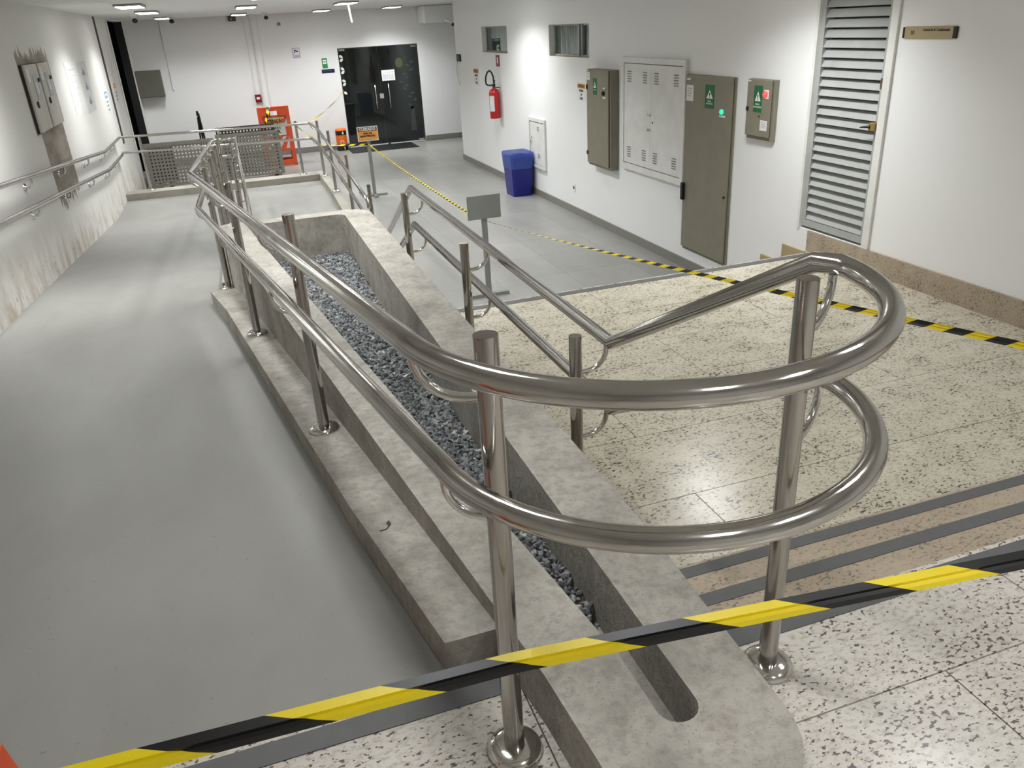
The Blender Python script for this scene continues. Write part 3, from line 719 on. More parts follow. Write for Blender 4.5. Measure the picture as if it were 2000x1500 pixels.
def info_sticker(p, u, v, w, h, n):
    s = obj('info_label', MB().box(u, u + w, v, v + h, n, n + 0.001), M['paper'], p)
    l = MB()
    for i in range(4): l.box(u + w * 0.12, u + w * (0.85 - 0.12 * (i % 2)), v + h * (0.78 - 0.16 * i), v + h * (0.81 - 0.16 * i), n + 0.001, n + 0.0014)
    obj('print', l, M['grey_plate'], s)
def cabinet(label, yc, z0, w, h, d, lip=0.03):
    t = thing('distribution_board', label, 'electrical box', (XR, yc, z0), '-X')
    obj('body', MB().box(-w / 2, w / 2, 0, h, 0.001, d - 0.022, 0.004), M['panel'], t)
    obj('door', MB().box(-w / 2 + 0.004, w / 2 - 0.03, lip, h - 0.004, d - 0.018, d, 0.004), M['panel'], t)
    obj('gasket', MB().box(-w / 2 + 0.01, w / 2 - 0.034, lip + 0.006, h - 0.01, d - 0.023, d - 0.017), M['rubber'], t)
    return t
t = cabinet('tall olive grey electrical panel next to the white louvred cabinet', 9.37, -0.335, 0.66, 1.155, 0.13)
d = 0.13
info_sticker(t, -0.315, 1.03, 0.09, 0.09, d); warn_sticker(t, -0.075, 0.866, 0.115, 0.19, d, ['CUIDADO'], 0)
obj('tag_plate', MB().box(-0.32, -0.27, 1.128, 1.143, d, d + 0.002), M['paper'], t)
obj('hinge', MB().box(-0.322, -0.295, 0.92, 0.975, d, d + 0.012), M['black'], t); obj('hinge', MB().box(-0.322, -0.295, 0.13, 0.175, d, d + 0.012), M['black'], t)
sw = MB(); sw.lathe([(0.026, 0), (0.026, 0.02), (0.016, 0.03)], (0.185, 0.895, d), 16); obj('switch', sw, M['black'], t)
obj('tag_plate', MB().box(0.15, 0.225, 0.835, 0.855, d, d + 0.001), M['paper'], t); obj('tag_plate', MB().box(0.155, 0.205, 0.945, 0.96, d, d + 0.001), M['paper'], t)
t = cabinet('tallest olive grey electrical panel with green pilot light, reaching the hall stair', 7.02, -0.93, 0.85, 1.77, 0.035)
d = 0.035
info_sticker(t, -0.41, 1.52, 0.13, 0.15, d); warn_sticker(t, 0.02, 1.475, 0.165, 0.215, d, ['PERIGO', 'ELETRICIDADE'], 0)
obj('tag_plate', MB().box(-0.41, -0.34, 1.715, 1.735, d, d + 0.002), M['paper'], t)
obj('handle', MB().box(-0.415, -0.37, 0.53, 0.71, d, d + 0.035, 0.008), M['black'], t)
gl = MB(); gl.lathe([(0.024, 0), (0.024, 0.010), (0.019, 0.018), (0.009, 0.022)], (0.245, 1.46, d), 18); obj('pilot_light', gl, M['led_green'], t)
obj('tag_plate', MB().box(0.20, 0.30, 1.412, 1.428, d, d + 0.001), M['paper'], t)
obj('lock', MB().lathe([(0.012, 0), (0.012, 0.012)], (0.36, 0.68, d), 10), M['black'], t)
t = cabinet('small olive grey electrical panel with red pilot light beside the louvred door', 6.17, 0.345, 0.375, 0.50, 0.06)
d = 0.06
warn_sticker(t, -0.02, 0.23, 0.12, 0.22, d, ['PERIGO', 'ELETRICIDADE'], 0); info_sticker(t, 0.035, 0.085, 0.10, 0.085, d)
obj('tag_plate', MB().box(-0.18, -0.135, 0.478, 0.489, d, d + 0.002), M['paper'], t)
obj('lock', MB().box(-0.175, -0.15, 0.235, 0.27, d, d + 0.012, 0.003), M['black'], t)
obj('tag_plate', MB().box(-0.0, 0.025, 0.188, 0.207, d, d + 0.001), M['red_dark'], t)
gl = MB(); gl.lathe([(0.026, 0), (0.026, 0.010), (0.02, 0.02), (0.009, 0.024)], (0.092, 0.385, d), 18); obj('pilot_light', gl, M['led_red'], t)
obj('tag_plate', MB().box(0.065, 0.13, 0.348, 0.42, d, d + 0.001), M['paper'], t)
# white double-door cabinet set in the wall
t = thing('electrical_cabinet', 'white flush double-door electrical cabinet with vent slots', 'cabinet', (XR, 8.165, -0.27), '-X')
w, h = 0.715, 1.24
f = MB(); f.box(-w, -w + 0.05, 0, h, 0, 0.045).box(w - 0.05, w, 0, h, 0, 0.045).box(-w + 0.05, w - 0.05, 0, 0.07, 0, 0.045).box(-w + 0.05, w - 0.05, h - 0.06, h, 0, 0.045)
obj('frame', f, M['white_metal'], t)
obj('shadow_gap', MB().box(-w + 0.05, w - 0.05, 0.07, h - 0.06, 0, 0.02), M['dark_frame'], t)
for sgn in (-1, 1):
    a, b = (-w + 0.056, -0.022) if sgn < 0 else (-0.020, w - 0.056)
    dr_ = obj('door', MB().box(a, b, 0.078, h - 0.068, 0.02, 0.038, 0.002), M['white_metal'], t)
    for u in ((a + 0.13, b - 0.13)):
        for v in (0.15, h - 0.26):
            for i in range(5): obj('vent_slot', MB().box(u - 0.042, u + 0.042, v + i * 0.026, v + i * 0.026 + 0.010, 0.038, 0.043), M['grey_plate'], dr_)
for v in (0.66, 0.50): obj('latch', MB().box(-0.055, -0.005, v - 0.014, v + 0.014, 0.038, 0.058, 0.004), M['chrome'], t)
obj('keyhole', MB().lathe([(0.012, 0), (0.012, 0.003)], (0.035, 0.58, 0.038), 10), M['black'], t)
# small hatch
t = thing('wall_hatch', 'small white metal hatch low on the wall behind the blue bin', 'hatch', (XR, 11.85, -0.70), '-X')
w, h = 0.345, 0.74
f = MB(); f.box(-w, -w + 0.04, 0, h, 0.001, 0.03).box(w - 0.04, w, 0, h, 0.001, 0.03).box(-w + 0.04, w - 0.04, 0, 0.05, 0.001, 0.03).box(-w + 0.04, w - 0.04, h - 0.05, h, 0.001, 0.03)
obj('frame', f, M['white_metal'], t)
obj('shadow_gap', MB().box(-w + 0.04, w - 0.04, 0.05, h - 0.05, 0, 0.01), M['dark_frame'], t)
dr_ = obj('door', MB().box(-w + 0.046, w - 0.046, 0.056, h - 0.062, 0.01, 0.022, 0.002), M['white_metal'], t)
for v in (0.16, 0.56):
    for i in range(3): obj('vent_slot', MB().box(0.02, 0.10, v + i * 0.025, v + i * 0.025 + 0.009, 0.022, 0.026), M['grey_plate'], dr_)
obj('latch', MB().box(-0.29, -0.25, 0.36, 0.40, 0.022, 0.034, 0.003), M['chrome'], t); obj('keyhole', MB().lathe([(0.014, 0), (0.014, 0.003)], (-0.23, 0.44, 0.022), 10), M['black'], t)
# socket, access reader, cable
t = thing('wall_socket', 'white wall socket low on the wall between blue bin and panel', 'socket', (XR, 10.45, -0.83), '-X')
obj('plate', MB().box(-0.035, 0.035, 0, 0.12, 0, 0.01, 0.003), M['white'], t); obj('outlet', MB().box(-0.022, 0.012, 0.035, 0.075, 0.01, 0.013), M['ink'], t)
t = thing('access_reader', 'small black access reader at the end of the white wall', 'reader', (XR, 16.08, 0.74), '-X')
obj('case', MB().box(-0.12, 0.12, 0, 0.13, 0, 0.03, 0.006), M['black'], t); obj('screen', MB().box(-0.05, 0.05, 0.03, 0.10, 0.03, 0.032), M['green'], t)
obj('cable', MB().tube([(XR - 0.012, 16.2, 0.74), (XR - 0.02, 16.26, 0.62), (XR - 0.02, 16.28, 0.5), (XR - 0.012, 16.2, 0.36), (XR - 0.008, 16.15, 0.3)], 0.006, 6), M['paper2'], None, 'thin grey cable hanging under the black access reader', 'cable')
# notices
def notice(label, y, z0, w, h, head, lines):
    t = thing('notice', label, 'notice', (XR, y, z0), '-X')
    obj('sheet', MB().box(-w / 2, w / 2, 0, h, 0, 0.002), M['paper'], t)
    obj('banner', MB().box(-w / 2 + 0.01, w / 2 - 0.01, h * 0.68, h * 0.92, 0.002, 0.003), M['orange_sign'], t)
    text_part(t, head, 0, h * 0.80, 0.0035, h * 0.22, M['ink'], bold=0.002, sx=w / 0.30 * 0.23 / h)
    for i, l in enumerate(lines): text_part(t, l, 0, h * (0.55 - 0.21 * i), 0.0025, h * 0.17, M['ink'], bold=0.002, sx=0.8)
notice('paper notice with orange heading beside the tall electrical panel', 10.16, 0.40, 0.27, 0.23, 'ATENÇÃO', ['ESTAMOS', 'EM', 'OBRAS'])
notice('paper notice with orange heading beside the red fire extinguisher', 15.0, 0.36, 0.34, 0.30, 'ATENÇÃO', ['ESTAMOS', 'EM', 'OBRAS'])
t = thing('sign', 'narrow red fire extinguisher sign under the high window', 'sign', (XR, 13.66, 0.72), '-X')
obj('plate', MB().box(-0.10, 0.10, 0, 0.18, 0, 0.004), M['red_dark'], t); obj('pictogram', MB().box(-0.03, 0.03, 0.05, 0.14, 0.004, 0.005), M['paper'], t)

# ------------------------------------------------------------------ fire extinguisher
t = thing('fire_extinguisher', 'red fire extinguisher with black hose hung on the white wall', 'extinguisher', (4.29, 13.62, -0.10))
x, y = 4.29, 13.62
b = MB(); b.lathe([(0.0845, -0.10), (0.09, -0.09), (0.09, 0.30), (0.082, 0.34), (0.06, 0.368), (0.03, 0.38), (0.024, 0.40)], (x, y, 0), 28); cy_ = obj('cylinder', b, M['red'], t)
lb = MB(); n = 10; ang = [R(180 + 8 + 62 * i / n) for i in range(n + 1)]
lb.add([(x + 0.0912 * math.cos(q), y + 0.0912 * math.sin(q), zz) for zz in (0.02, 0.27) for q in ang], [(i, i + 1, n + 2 + i, n + 1 + i) for i in range(n)], True); lb.v = [(px, py, pz) for px, py, pz in lb.v]; obj('label', lb, M['paper2'], cy_)
b = MB(); b.lathe([(0.026, 0.40), (0.028, 0.44), (0.018, 0.455)], (x, y, 0), 14).box(x - 0.014, x + 0.014, y - 0.05, y + 0.02, 0.435, 0.46); obj('valve', b, M['black'], t)
obj('lever', MB().tube([(x, y, 0.45), (x - 0.01, y - 0.10, 0.51)], 0.011, 8), M['black'], t)
hp = []
for i in range(21):
    q = R(-60 + 300 * i / 20); hp.append((x - 0.03, y + 0.13 + 0.16 * -math.cos(q + 0.2) * -1 * 1.0, 0.54 + 0.125 * math.sin(q)))
hp = [(x, y + 0.01, 0.44), (x - 0.02, y + 0.10, 0.425), (x - 0.03, y + 0.24, 0.42), (x - 0.035, y + 0.32, 0.44), (x - 0.035, y + 0.34, 0.49), (x - 0.035, y + 0.31, 0.56), (x - 0.03, y + 0.23, 0.63), (x - 0.02, y + 0.13, 0.66), (x - 0.01, y + 0.05, 0.63), (x, y - 0.005, 0.56), (x, y - 0.01, 0.47)]
obj('hose', MB().tube(hp, 0.014, 10), M['rubber'], t)
obj('wall_hook', MB().box(x, XR, y - 0.012, y + 0.012, 0.385, 0.40), M['black'], t)

# ------------------------------------------------------------------ blue bin
t = thing('waste_bin', 'square blue plastic bin with a blue liner against the white wall', 'bin', (4.17, 12.2, Z_HALL))
def frus(mb, cx, cy, z0, z1_, a0, b0, a1, b1, c=0.03):
    def rr(a, b_, z): return [(cx - a + c, cy - b_, z), (cx + a - c, cy - b_, z), (cx + a, cy - b_ + c, z), (cx + a, cy + b_ - c, z), (cx + a - c, cy + b_, z), (cx - a + c, cy + b_, z), (cx - a, cy + b_ - c, z), (cx - a, cy - b_ + c, z)]
    lo, hi = rr(a0, b0, z0), rr(a1, b1, z1_)
    mb.add(lo + hi, [(i, (i + 1) % 8, 8 + (i + 1) % 8, 8 + i) for i in range(8)]); return lo, hi
b = MB(); lo, hi = frus(b, 4.17, 12.2, Z_HALL, Z_HALL + 0.60, 0.155, 0.20, 0.185, 0.235); b.add(lo, [tuple(range(7, -1, -1))]); frus(b, 4.17, 12.2, Z_HALL + 0.60, Z_HALL + 0.02, 0.18, 0.23, 0.15, 0.195)
obj('body', b, M['blue_bin'], t)
b = MB(); frus(b, 4.17, 12.2, Z_HALL + 0.43, Z_HALL + 0.655, 0.183, 0.232, 0.198, 0.248, 0.035)
frus(b, 4.17, 12.2, Z_HALL + 0.655, Z_HALL + 0.67, 0.198, 0.248, 0.19, 0.24, 0.035); frus(b, 4.17, 12.2, Z_HALL + 0.67, Z_HALL + 0.35, 0.19, 0.24, 0.165, 0.215, 0.035)
obj('liner', b, M['liner'], t)

# ------------------------------------------------------------------ sign stands
def stand(label, x, y, top, face_front, lines):
    t = thing('sign_stand', label, 'stand', (x, y, Z_HALL))
    obj('pole', MB().box(x - 0.028, x + 0.028, y - 0.012, y + 0.012, Z_HALL + 0.02, top, 0.003), M['grey_plate'], t)
    b = MB(); b.box(x - 0.21, x + 0.21, y - 0.03, y + 0.03, Z_HALL, Z_HALL + 0.035).box(x - 0.03, x + 0.03, y - 0.18, y + 0.18, Z_HALL + 0.0005, Z_HALL + 0.0345)
    obj('foot', b, M['grey_plate'], t)
    pz0 = top - 0.04
    p = obj('plate', MB().box(x - 0.17, x + 0.17, y - 0.022, y - 0.014, pz0, pz0 + 0.23, 0.002), M['grey_plate'] , t)
    return t, p, pz0
t, p, pz = stand('sign stand with orange CUIDADO plate near the glass door', 2.04, 13.45, -0.21, True, None)
Xs, Ys = 2.04, 13.45 - 0.023
obj('sign_face', MB().box(Xs - 0.155, Xs + 0.155, Ys - 0.001, Ys, pz + 0.015, pz + 0.155), M['orange_sign'], p)
obj('sign_border', MB().box(Xs - 0.168, Xs + 0.168, Ys - 0.0006, Ys + 0.0004, pz + 0.002, pz + 0.228), M['paper2'], p)
obj('sign_band', MB().box(Xs - 0.155, Xs + 0.155, Ys - 0.0015, Ys, pz + 0.155, pz + 0.215), M['brown'], p)
def text_world(parent, s, x, y, z, size, mat, bold=0.0, sx=1.0):
    o = text_part(parent, s, 0, 0, 0, size, mat, bold=bold, sx=sx); g = ORG[parent.name]
    for v in o.data.vertices: v.co = (x + v.co.x - g[0], y - v.co.z - g[1], z + v.co.y - g[2])
    return o
text_world(p, 'CUIDADO', Xs, Ys - 0.003, pz + 0.185, 0.060, M['paper'], 0.002, 0.95)
text_world(p, 'ÁREA DE', Xs, Ys - 0.003, pz + 0.122, 0.036, M['ink'], 0.0018)
text_world(p, 'MANUTENÇÃO', Xs, Ys - 0.003, pz + 0.080, 0.036, M['ink'], 0.0018)
stand('sign stand with a plain grey plate standing at the foot of the hall stair', 2.17, 7.46, -0.30, False, None)

# ------------------------------------------------------------------ striped tape
def tape(label, pts, width, mat, twist=0.0, sag=0.0, fold=True, n=80, roll=0.0, w_end=None, rope=False):
    P = [Vector(p) for p in pts]; L = [0]
    for a, b in zip(P, P[1:]): L.append(L[-1] + (b - a).length)
    mb = MB(); mb.uv = []; prof = [(-0.5, 0.0), (-0.22, 0.10), (-0.05, -0.02), (0.12, 0.12), (0.5, 0.0)] if fold else [(-0.5, 0), (0, 0.02), (0.5, 0)]
    if rope: prof = [(0.5 * math.cos(R(45 * q)), 0.5 * math.sin(R(45 * q))) for q in range(9)]
    rows = []; w0 = width
    for i in range(n + 1):
        width = w0 if w_end is None else w0 + (w_end - w0) * i / n
        s = L[-1] * i / n; j = max(k for k in range(len(P) - 1) if L[k] <= s + 1e-9)
        f_ = (s - L[j]) / max(L[j + 1] - L[j], 1e-9); c = P[j].lerp(P[j + 1], f_)
        c = c + Vector((0, 0, -sag * 4 * (i / n) * (1 - i / n)))
        d = (P[j + 1] - P[j]).normalized(); sd = Vector((0, 0, 1)); sd = (sd - sd.dot(d) * d).normalized(); nn = d.cross(sd)
        a = roll + twist * 2 * math.pi * s
        w1, n1 = sd * math.cos(a) + nn * math.sin(a), nn * math.cos(a) - sd * math.sin(a)
        row = []
        for qi, (u, q) in enumerate(prof):
            p_ = c + w1 * (u * width) + n1 * (q * width); row.append(len(mb.v)); mb.v.append(p_[:]); mb.uv.append((s, qi / 8 if rope else u))
        rows.append(row)
    for r0, r1 in zip(rows, rows[1:]):
        for k in range(len(prof) - 1): mb.f.append((r0[k], r0[k + 1], r1[k + 1], r1[k])); mb.sm.append(False)
    o = obj('barrier_tape', mb, mat, None, label, 'tape', 'striped barrier tape')
    so = o.modifiers.new('thickness', 'SOLIDIFY'); so.thickness = 0.0006
    return o
tape('folded yellow and black tape stretched close in front of the loop handrail', [(-0.62, 0.975, 0.474), (0.30, 1.02, 0.392), (1.34, 0.90, 0.392), (1.75, 0.85, 0.392)], 0.037, M['tape'], 0, 0.0, True, 60, roll=R(-28))
tape('twisted yellow and black tape running between the two sign stands', [(2.03, 13.425, -0.30), (2.12, 7.49, -0.345)], 0.022, M['tape_rope'], 0.0, 0.03, False, 60, rope=True)
tape('yellow and black tape running from the plain sign stand over the speckled landing', [(2.17, 7.42, -0.355), (2.12, 1.6, 0.467), (2.11, 0.7, 0.59)], 0.017, M['tape_far'], 0.06, 0.03, True, 120, roll=R(50), w_end=0.024)
tape('yellow and black tape between the folding sign and the CUIDADO stand', [(1.10, 17.80, -0.22), (1.34, 13.48, -0.25), (2.02, 13.425, -0.30)], 0.028, M['tape_far'], 0.3, 0.02, False, 90)
tape('thin striped tape strung from the glass door to the corner of the landing handrail', [(2.56, 19.65, 0.15), (1.17, 13.40, 0.135)], 0.018, M['tape_far'], 0.2, 0.05, False, 60)
tape('short striped tape end wrapped over the top of the folding sign', [(0.76, 18.05, 0.05), (0.72, 17.99, -0.08), (0.62, 17.93, -0.32)], 0.075, M['tape_far'], 0, 0, False, 16, roll=R(90))
tape('short striped tape end hanging from the perforated screen', [(0.80, 16.38, -0.24), (0.84, 16.36, -0.35), (0.86, 16.37, -0.55)], 0.05, M['tape_far'], 0.3, 0, False, 16, roll=R(90))

# ------------------------------------------------------------------ folding signs
def a_frame(label, x, y, z, w, h, lean, texts):
    t = thing('folding_sign', label, 'sign', (x, y, z))
    for sgn, nm in ((-1, 'front_panel'), (1, 'rear_panel')):
        b = MB(); yb, yt = y + sgn * lean, y + sgn * 0.02
        def P(u, v, q): return (x + u, yb + (yt - yb) * v / h + q, z + v)
        def bx(u0, u1, v0, v1, q0=-0.02, q1=0.02):
            b.add([P(u0, v0, q0), P(u1, v0, q0), P(u1, v1, q0), P(u0, v1, q0), P(u0, v0, q1), P(u1, v0, q1), P(u1, v1, q1), P(u0, v1, q1)], [(0, 1, 2, 3), (7, 6, 5, 4), (0, 4, 5, 1), (1, 5, 6, 2), (2, 6, 7, 3), (3, 7, 4, 0)])
        e = w * 0.12
        bx(-w / 2, -w / 2 + e, 0.0, h); bx(w / 2 - e, w / 2, 0.0, h); bx(-w / 2 + e, w / 2 - e, h * 0.93, h - 0.02 * h); bx(-w / 2 + e, -w * 0.10, h * 0.85, h * 0.93); bx(w * 0.12, w / 2 - e, h * 0.85, h * 0.93)
        bx(-w / 2 + e, w / 2 - e, 0.02, 0.10 * h); bx(-w / 2 + e, w / 2 - e, 0.26 * h, 0.30 * h); bx(-w / 2 + e, w / 2 - e, h * 0.50, h * 0.85, -0.006, 0.006); bx(-w / 2 + e, w / 2 - e, 0.30 * h, 0.50 * h, -0.006, 0.006)
        p = obj(nm, b, M['orange'], t)
        if sgn < 0:
            s = MB()
            def pf(poly, q): s.add([P(u, v, q) for u, v in poly] , [tuple(range(len(poly)))])
            for k in range(-1, 3):
                u0 = -w / 2 + e + k * w * 0.3; v0 = 0.30 * h
                poly = [(u0, v0), (u0 + w * 0.12, v0), (u0 + w * 0.12 + 0.2 * h * 0.7, v0 + 0.2 * h), (u0 + 0.2 * h * 0.7, v0 + 0.2 * h)]
                poly = [(min(max(u, -w / 2 + e), w / 2 - e), v) for u, v in poly]; pf(poly, -0.0075)
            pf([(w / 2 - e - 0.07 * w, 0.66 * h), (w / 2 - e, 0.72 * h), (w / 2 - e, 0.80 * h), (w / 2 - e - 0.07 * w, 0.72 * h)], -0.0075)
            obj('reflective_stripes', s, M['paper'], p)
            s = MB(); s.add([P(u, v, -0.009) for u, v in ((-w * 0.30, h * 0.52), (w * 0.30, h * 0.52), (w * 0.30, h * 0.82), (-w * 0.30, h * 0.82))], [(0, 1, 2, 3)]); sh = obj('paper_sheet', s, M['paper'], p)
            s = MB(); s.add([P(u, v, -0.0105) for u, v in ((-w * 0.28, h * 0.715), (w * 0.28, h * 0.715), (w * 0.28, h * 0.80), (-w * 0.28, h * 0.80))], [(0, 1, 2, 3)]); obj('banner', s, M['orange_sign'], sh)
            for tx, v, sz, mt in texts:
                o = text_part(sh, tx, 0, 0, 0, sz, mt, bold=0.002); g = ORG[sh.name]
                for vt in o.data.vertices:
                    q = P(vt.co.x, v + vt.co.y, -0.0125 - vt.co.z); vt.co = (q[0] - g[0], q[1] - g[1], q[2] - g[2])
    obj('top_hinge', MB().box(x - w * 0.4, x + w * 0.4, y - 0.045, y + 0.045, z + h * 0.955, z + h, 0.01), M['orange'], t)
    return t
a_frame('tall orange folding sign with ATENÇÃO sheet behind the perforated screens', 0.84, 18.12, Z_HALL, 0.64, 1.18, 0.25, [('ATENÇÃO', 1.18 * 0.757, 0.085, M['ink']), ('ÁREA E', 1.18 * 0.65, 0.06, M['ink'])])
a_frame('low orange folding barricade the near striped tape is tied to', -0.795, 1.03, 0.0, 0.60, 0.475, 0.13, [('ATENÇÃO', 0.475 * 0.757, 0.05, M['ink'])])

# ------------------------------------------------------------------ perforated screens
def perforated(label, x0, x1, y, z0, z1_, legs, mt='perf'):
    t = thing('perforated_screen', label, 'screen', ((x0 + x1) / 2, y, z0))
    b = MB(); p = 0.062; hr_ = 0.0165; th = 0.003
    fr = 0.04; nx = int((x1 - x0 - 2 * fr) / p); nz = int((z1_ - z0 - 2 * fr - 0.04) / p)
    ox = (x0 + x1) / 2 - nx * p / 2; oz = z0 + 0.08 + (z1_ - z0 - 0.08 - fr - nz * p) / 2
    for i in range(nx):
        for j in range(nz):
            cx, cz = ox + (i + 0.5) * p, oz + (j + 0.5) * p
            k = len(b.v)
            sq = [(1, 0), (1, 1), (0, 1), (-1, 1), (-1, 0), (-1, -1), (0, -1), (1, -1)]
            for yy in (y - th, y + th):
                b.v += [(cx + a * p / 2, yy, cz + c * p / 2) for a, c in sq]
                b.v += [(cx + hr_ * math.cos(R(45 * q)), yy, cz + hr_ * math.sin(R(45 * q))) for q in range(8)]
            for q in range(8):
                n_ = (q + 1) % 8
                b.f += [(k + q, k + n_, k + 8 + n_, k + 8 + q), (k + 16 + n_, k + 16 + q, k + 24 + q, k + 24 + n_), (k + 8 + q, k + 8 + n_, k + 24 + n_, k + 24 + q)]; b.sm += [False] * 3
    obj('perforated_sheet', b, M[mt], t)
    f = MB(); ex = ox; e1 = ox + nx * p; ez = oz; e2 = oz + nz * p
    f.box(x0, ex, y - 0.015, y + 0.015, z0 + 0.08, z1_).box(e1, x1, y - 0.015, y + 0.015, z0 + 0.08, z1_).box(ex, e1, y - 0.015, y + 0.015, z0 + 0.08, ez).box(ex, e1, y - 0.015, y + 0.015, e2, z1_)
    obj('frame', f, M[mt], t)
    for lx in legs: obj('foot', MB().box(lx - 0.03, lx + 0.03, y - 0.2, y + 0.2, z0, z0 + 0.08), M['panel_dark'], t)
    return t
perforated('lower perforated metal screen beside the dark doorway, behind the landing rails', -1.62, -0.40, 16.30, Z_HALL, -0.28, (-1.5, -0.6))
perforated('higher perforated metal screen in front of the orange folding sign', -0.36, 0.80, 16.42, Z_HALL, -0.25, (-0.2, 0.7))
perforated('perforated metal screen in a shaded colour standing close behind the higher one', -0.34, 0.76, 16.88, Z_HALL, -0.17, (-0.2, 0.65), 'perf_shaded')  # rear screens: shade behind the front ones is put into their colour
perforated('narrow perforated screen in a shaded colour behind the lower one near the dark doorway', -1.66, -1.15, 16.75, Z_HALL, -0.33, (-1.5, -1.3), 'perf_shaded')
# folded black tripod behind the screens
t = thing('tripod', 'thin folded black tripod standing behind the perforated screens', 'tripod', (-0.62, 17.0, Z_HALL))
for dx, dy, top in ((-0.07, -0.05, 0.05), (0.02, 0.08, 0.13), (0.10, -0.03, 0.12)):
    obj('leg', MB().tube([(-0.62 + dx, 17.0 + dy, Z_HALL), (-0.60 + dx * 0.15, 17.0 + dy * 0.15, top)], 0.016, 8), M['black'], t)
obj('head', MB().box(-0.625, -0.585, 16.97, 17.03, 0.07, 0.16, 0.006), M['black'], t)

# ------------------------------------------------------------------ glass door in the back wall
t = thing('door_2', 'dark double glass door in the back wall', 'door', (3.465, YB, -1.13), '-Y', kind=STR)
f = MB(); w, h = 0.925, 2.17
f.box(-w, -w + 0.012, 0, h, -0.05, 0.0).box(w - 0.012, w, 0, h, -0.05, 0.0).box(-w, w, h - 0.014, h, -0.05, 0.0)
obj('door_frame', f, M['dark_frame'], t)
for a, b in ((-w + 0.014, -0.03), (-0.024, w - 0.014)):
    p = obj('pane', MB().box(a, b, 0.012, h - 0.016, -0.035, -0.025), M['door_glass'], t)
for u in (-0.17, 0.15): obj('handle', MB().tube([(u, 0.82, 0.0), (u, 0.84, 0.03), (u, 1.32, 0.03), (u, 1.34, 0.0)], 0.016, 10), M['chrome'], t)
obj('lock', MB().box(-0.075, 0.02, 1.03, 1.14, -0.025, -0.005, 0.004), M['chrome'], t)
for u, v in ((w - 0.16, h - 0.07), (w - 0.16, 0.015), (-w + 0.03, h - 0.06)): obj('patch_fitting', MB().box(u, u + 0.13, v, v + 0.04, -0.025, -0.012), M['chrome'], t)
obj('floor_stop', MB().lathe([(0.03, 0), (0.03, 0.03), (0.018, 0.045)], (0.02, 0.0, 0.05), 12), M['black'], t)
# frosted leaf stickers
def leaf_poly(u, v, L, wd, ang):
    c, s_ = math.cos(ang), math.sin(ang); pr = [(0, 0), (0.3, wd), (0.7, wd * 0.8), (1, 0), (0.7, -wd * 0.8), (0.3, -wd)]
    return [(u + L * (a * c - b * s_), v + L * (a * s_ + b * c)) for a, b in pr]
st = MB()
for i in range(13):
    v = 0.75 + i * 0.085; u = 0.62 + 0.09 * math.sin(i * 0.7); st.prism(leaf_poly(u, v, 0.12, 0.22, R(20 + 140 * (i % 2) + 10 * math.sin(i))), -0.0245, -0.0235)
st.prism([(0.60, 0.25), (0.74, 0.25), (0.72, 0.80), (0.64, 0.80)], -0.0245, -0.0235)
M['frost'] = plain('frosted_film', srgb(60, 64, 60), 0.6)
obj('leaf_sticker', st, M['frost'], t)
st = MB()
for i in range(7): st.prism(leaf_poly(-0.90, 2.02 - i * 0.13, 0.10, 0.3, R(-35 + 70 * (i % 2))), -0.0245, -0.0235)
obj('leaf_sticker', st, M['paper'], t)
st = MB(); st.prism([(0.46 + 0.09 * math.cos(R(a)), 1.78 + 0.11 * math.sin(R(a))) for a in range(0, 360, 30)], -0.0245, -0.0235); obj('flower_sticker', st, plain('yellow_film', srgb(78, 78, 52), 0.6), t)
t = thing('notice', 'printed white sheet taped to the dark glass door', 'notice', (3.645, YB + 0.0245, 0.28), '-Y')
obj('sheet', MB().box(-0.155, 0.155, 0, 0.235, 0, 0.001), M['white'], t)
l = MB(); l.box(-0.13, 0.13, 0.18, 0.192, 0.001, 0.0015)
for i in range(6): l.box(-0.12 + i * 0.042, -0.095 + i * 0.042, 0.03, 0.15, 0.001, 0.0014)
obj('print', l, M['paper2'], t)
obj('corridor_counter', MB().box(1.52, 2.1, YB + 1.5, YB + 5.5, -1.14, 0.0), M['dark_room'], None, 'long dim counter in the corridor behind the glass door', 'counter')
obj('corridor_bin', MB().lathe([(0.2, 0), (0.25, 0.75)], (2.95, YB + 3.0, Z_HALL), 18), M['navy'], None, 'dark blue bin in the dim corridor behind the glass door', 'bin')
t = thing('ceiling_light', 'unseen ceiling light added to brighten the corridor behind the glass door', 'light', (3.2, 23.5, 1.54))
obj('frame', MB().box(3.05, 3.35, 23.3, 23.7, 1.55, 1.599), M['lamp_frame'], t)
_l = bpy.data.lights.new('lamp_light', 'AREA'); _l.size = 0.3; _l.energy = 55.0; _lo = bpy.data.objects.new('lamp_light', _l); COL.objects.link(_lo); _lo.parent = t  # added lamp, so the corridor shows through the glass
# mat
t = thing('door_mat', 'dark rubber doormat lying in front of the glass door', 'mat', (3.2, 19.1, Z_HALL))
obj('mat_border', MB().box(2.45, 4.0, 18.68, 19.60, Z_HALL, Z_HALL + 0.008), M['rubber'], t); obj('mat_pile', MB().box(2.51, 3.94, 18.74, 19.54, Z_HALL + 0.008, Z_HALL + 0.013), M['black'], t)
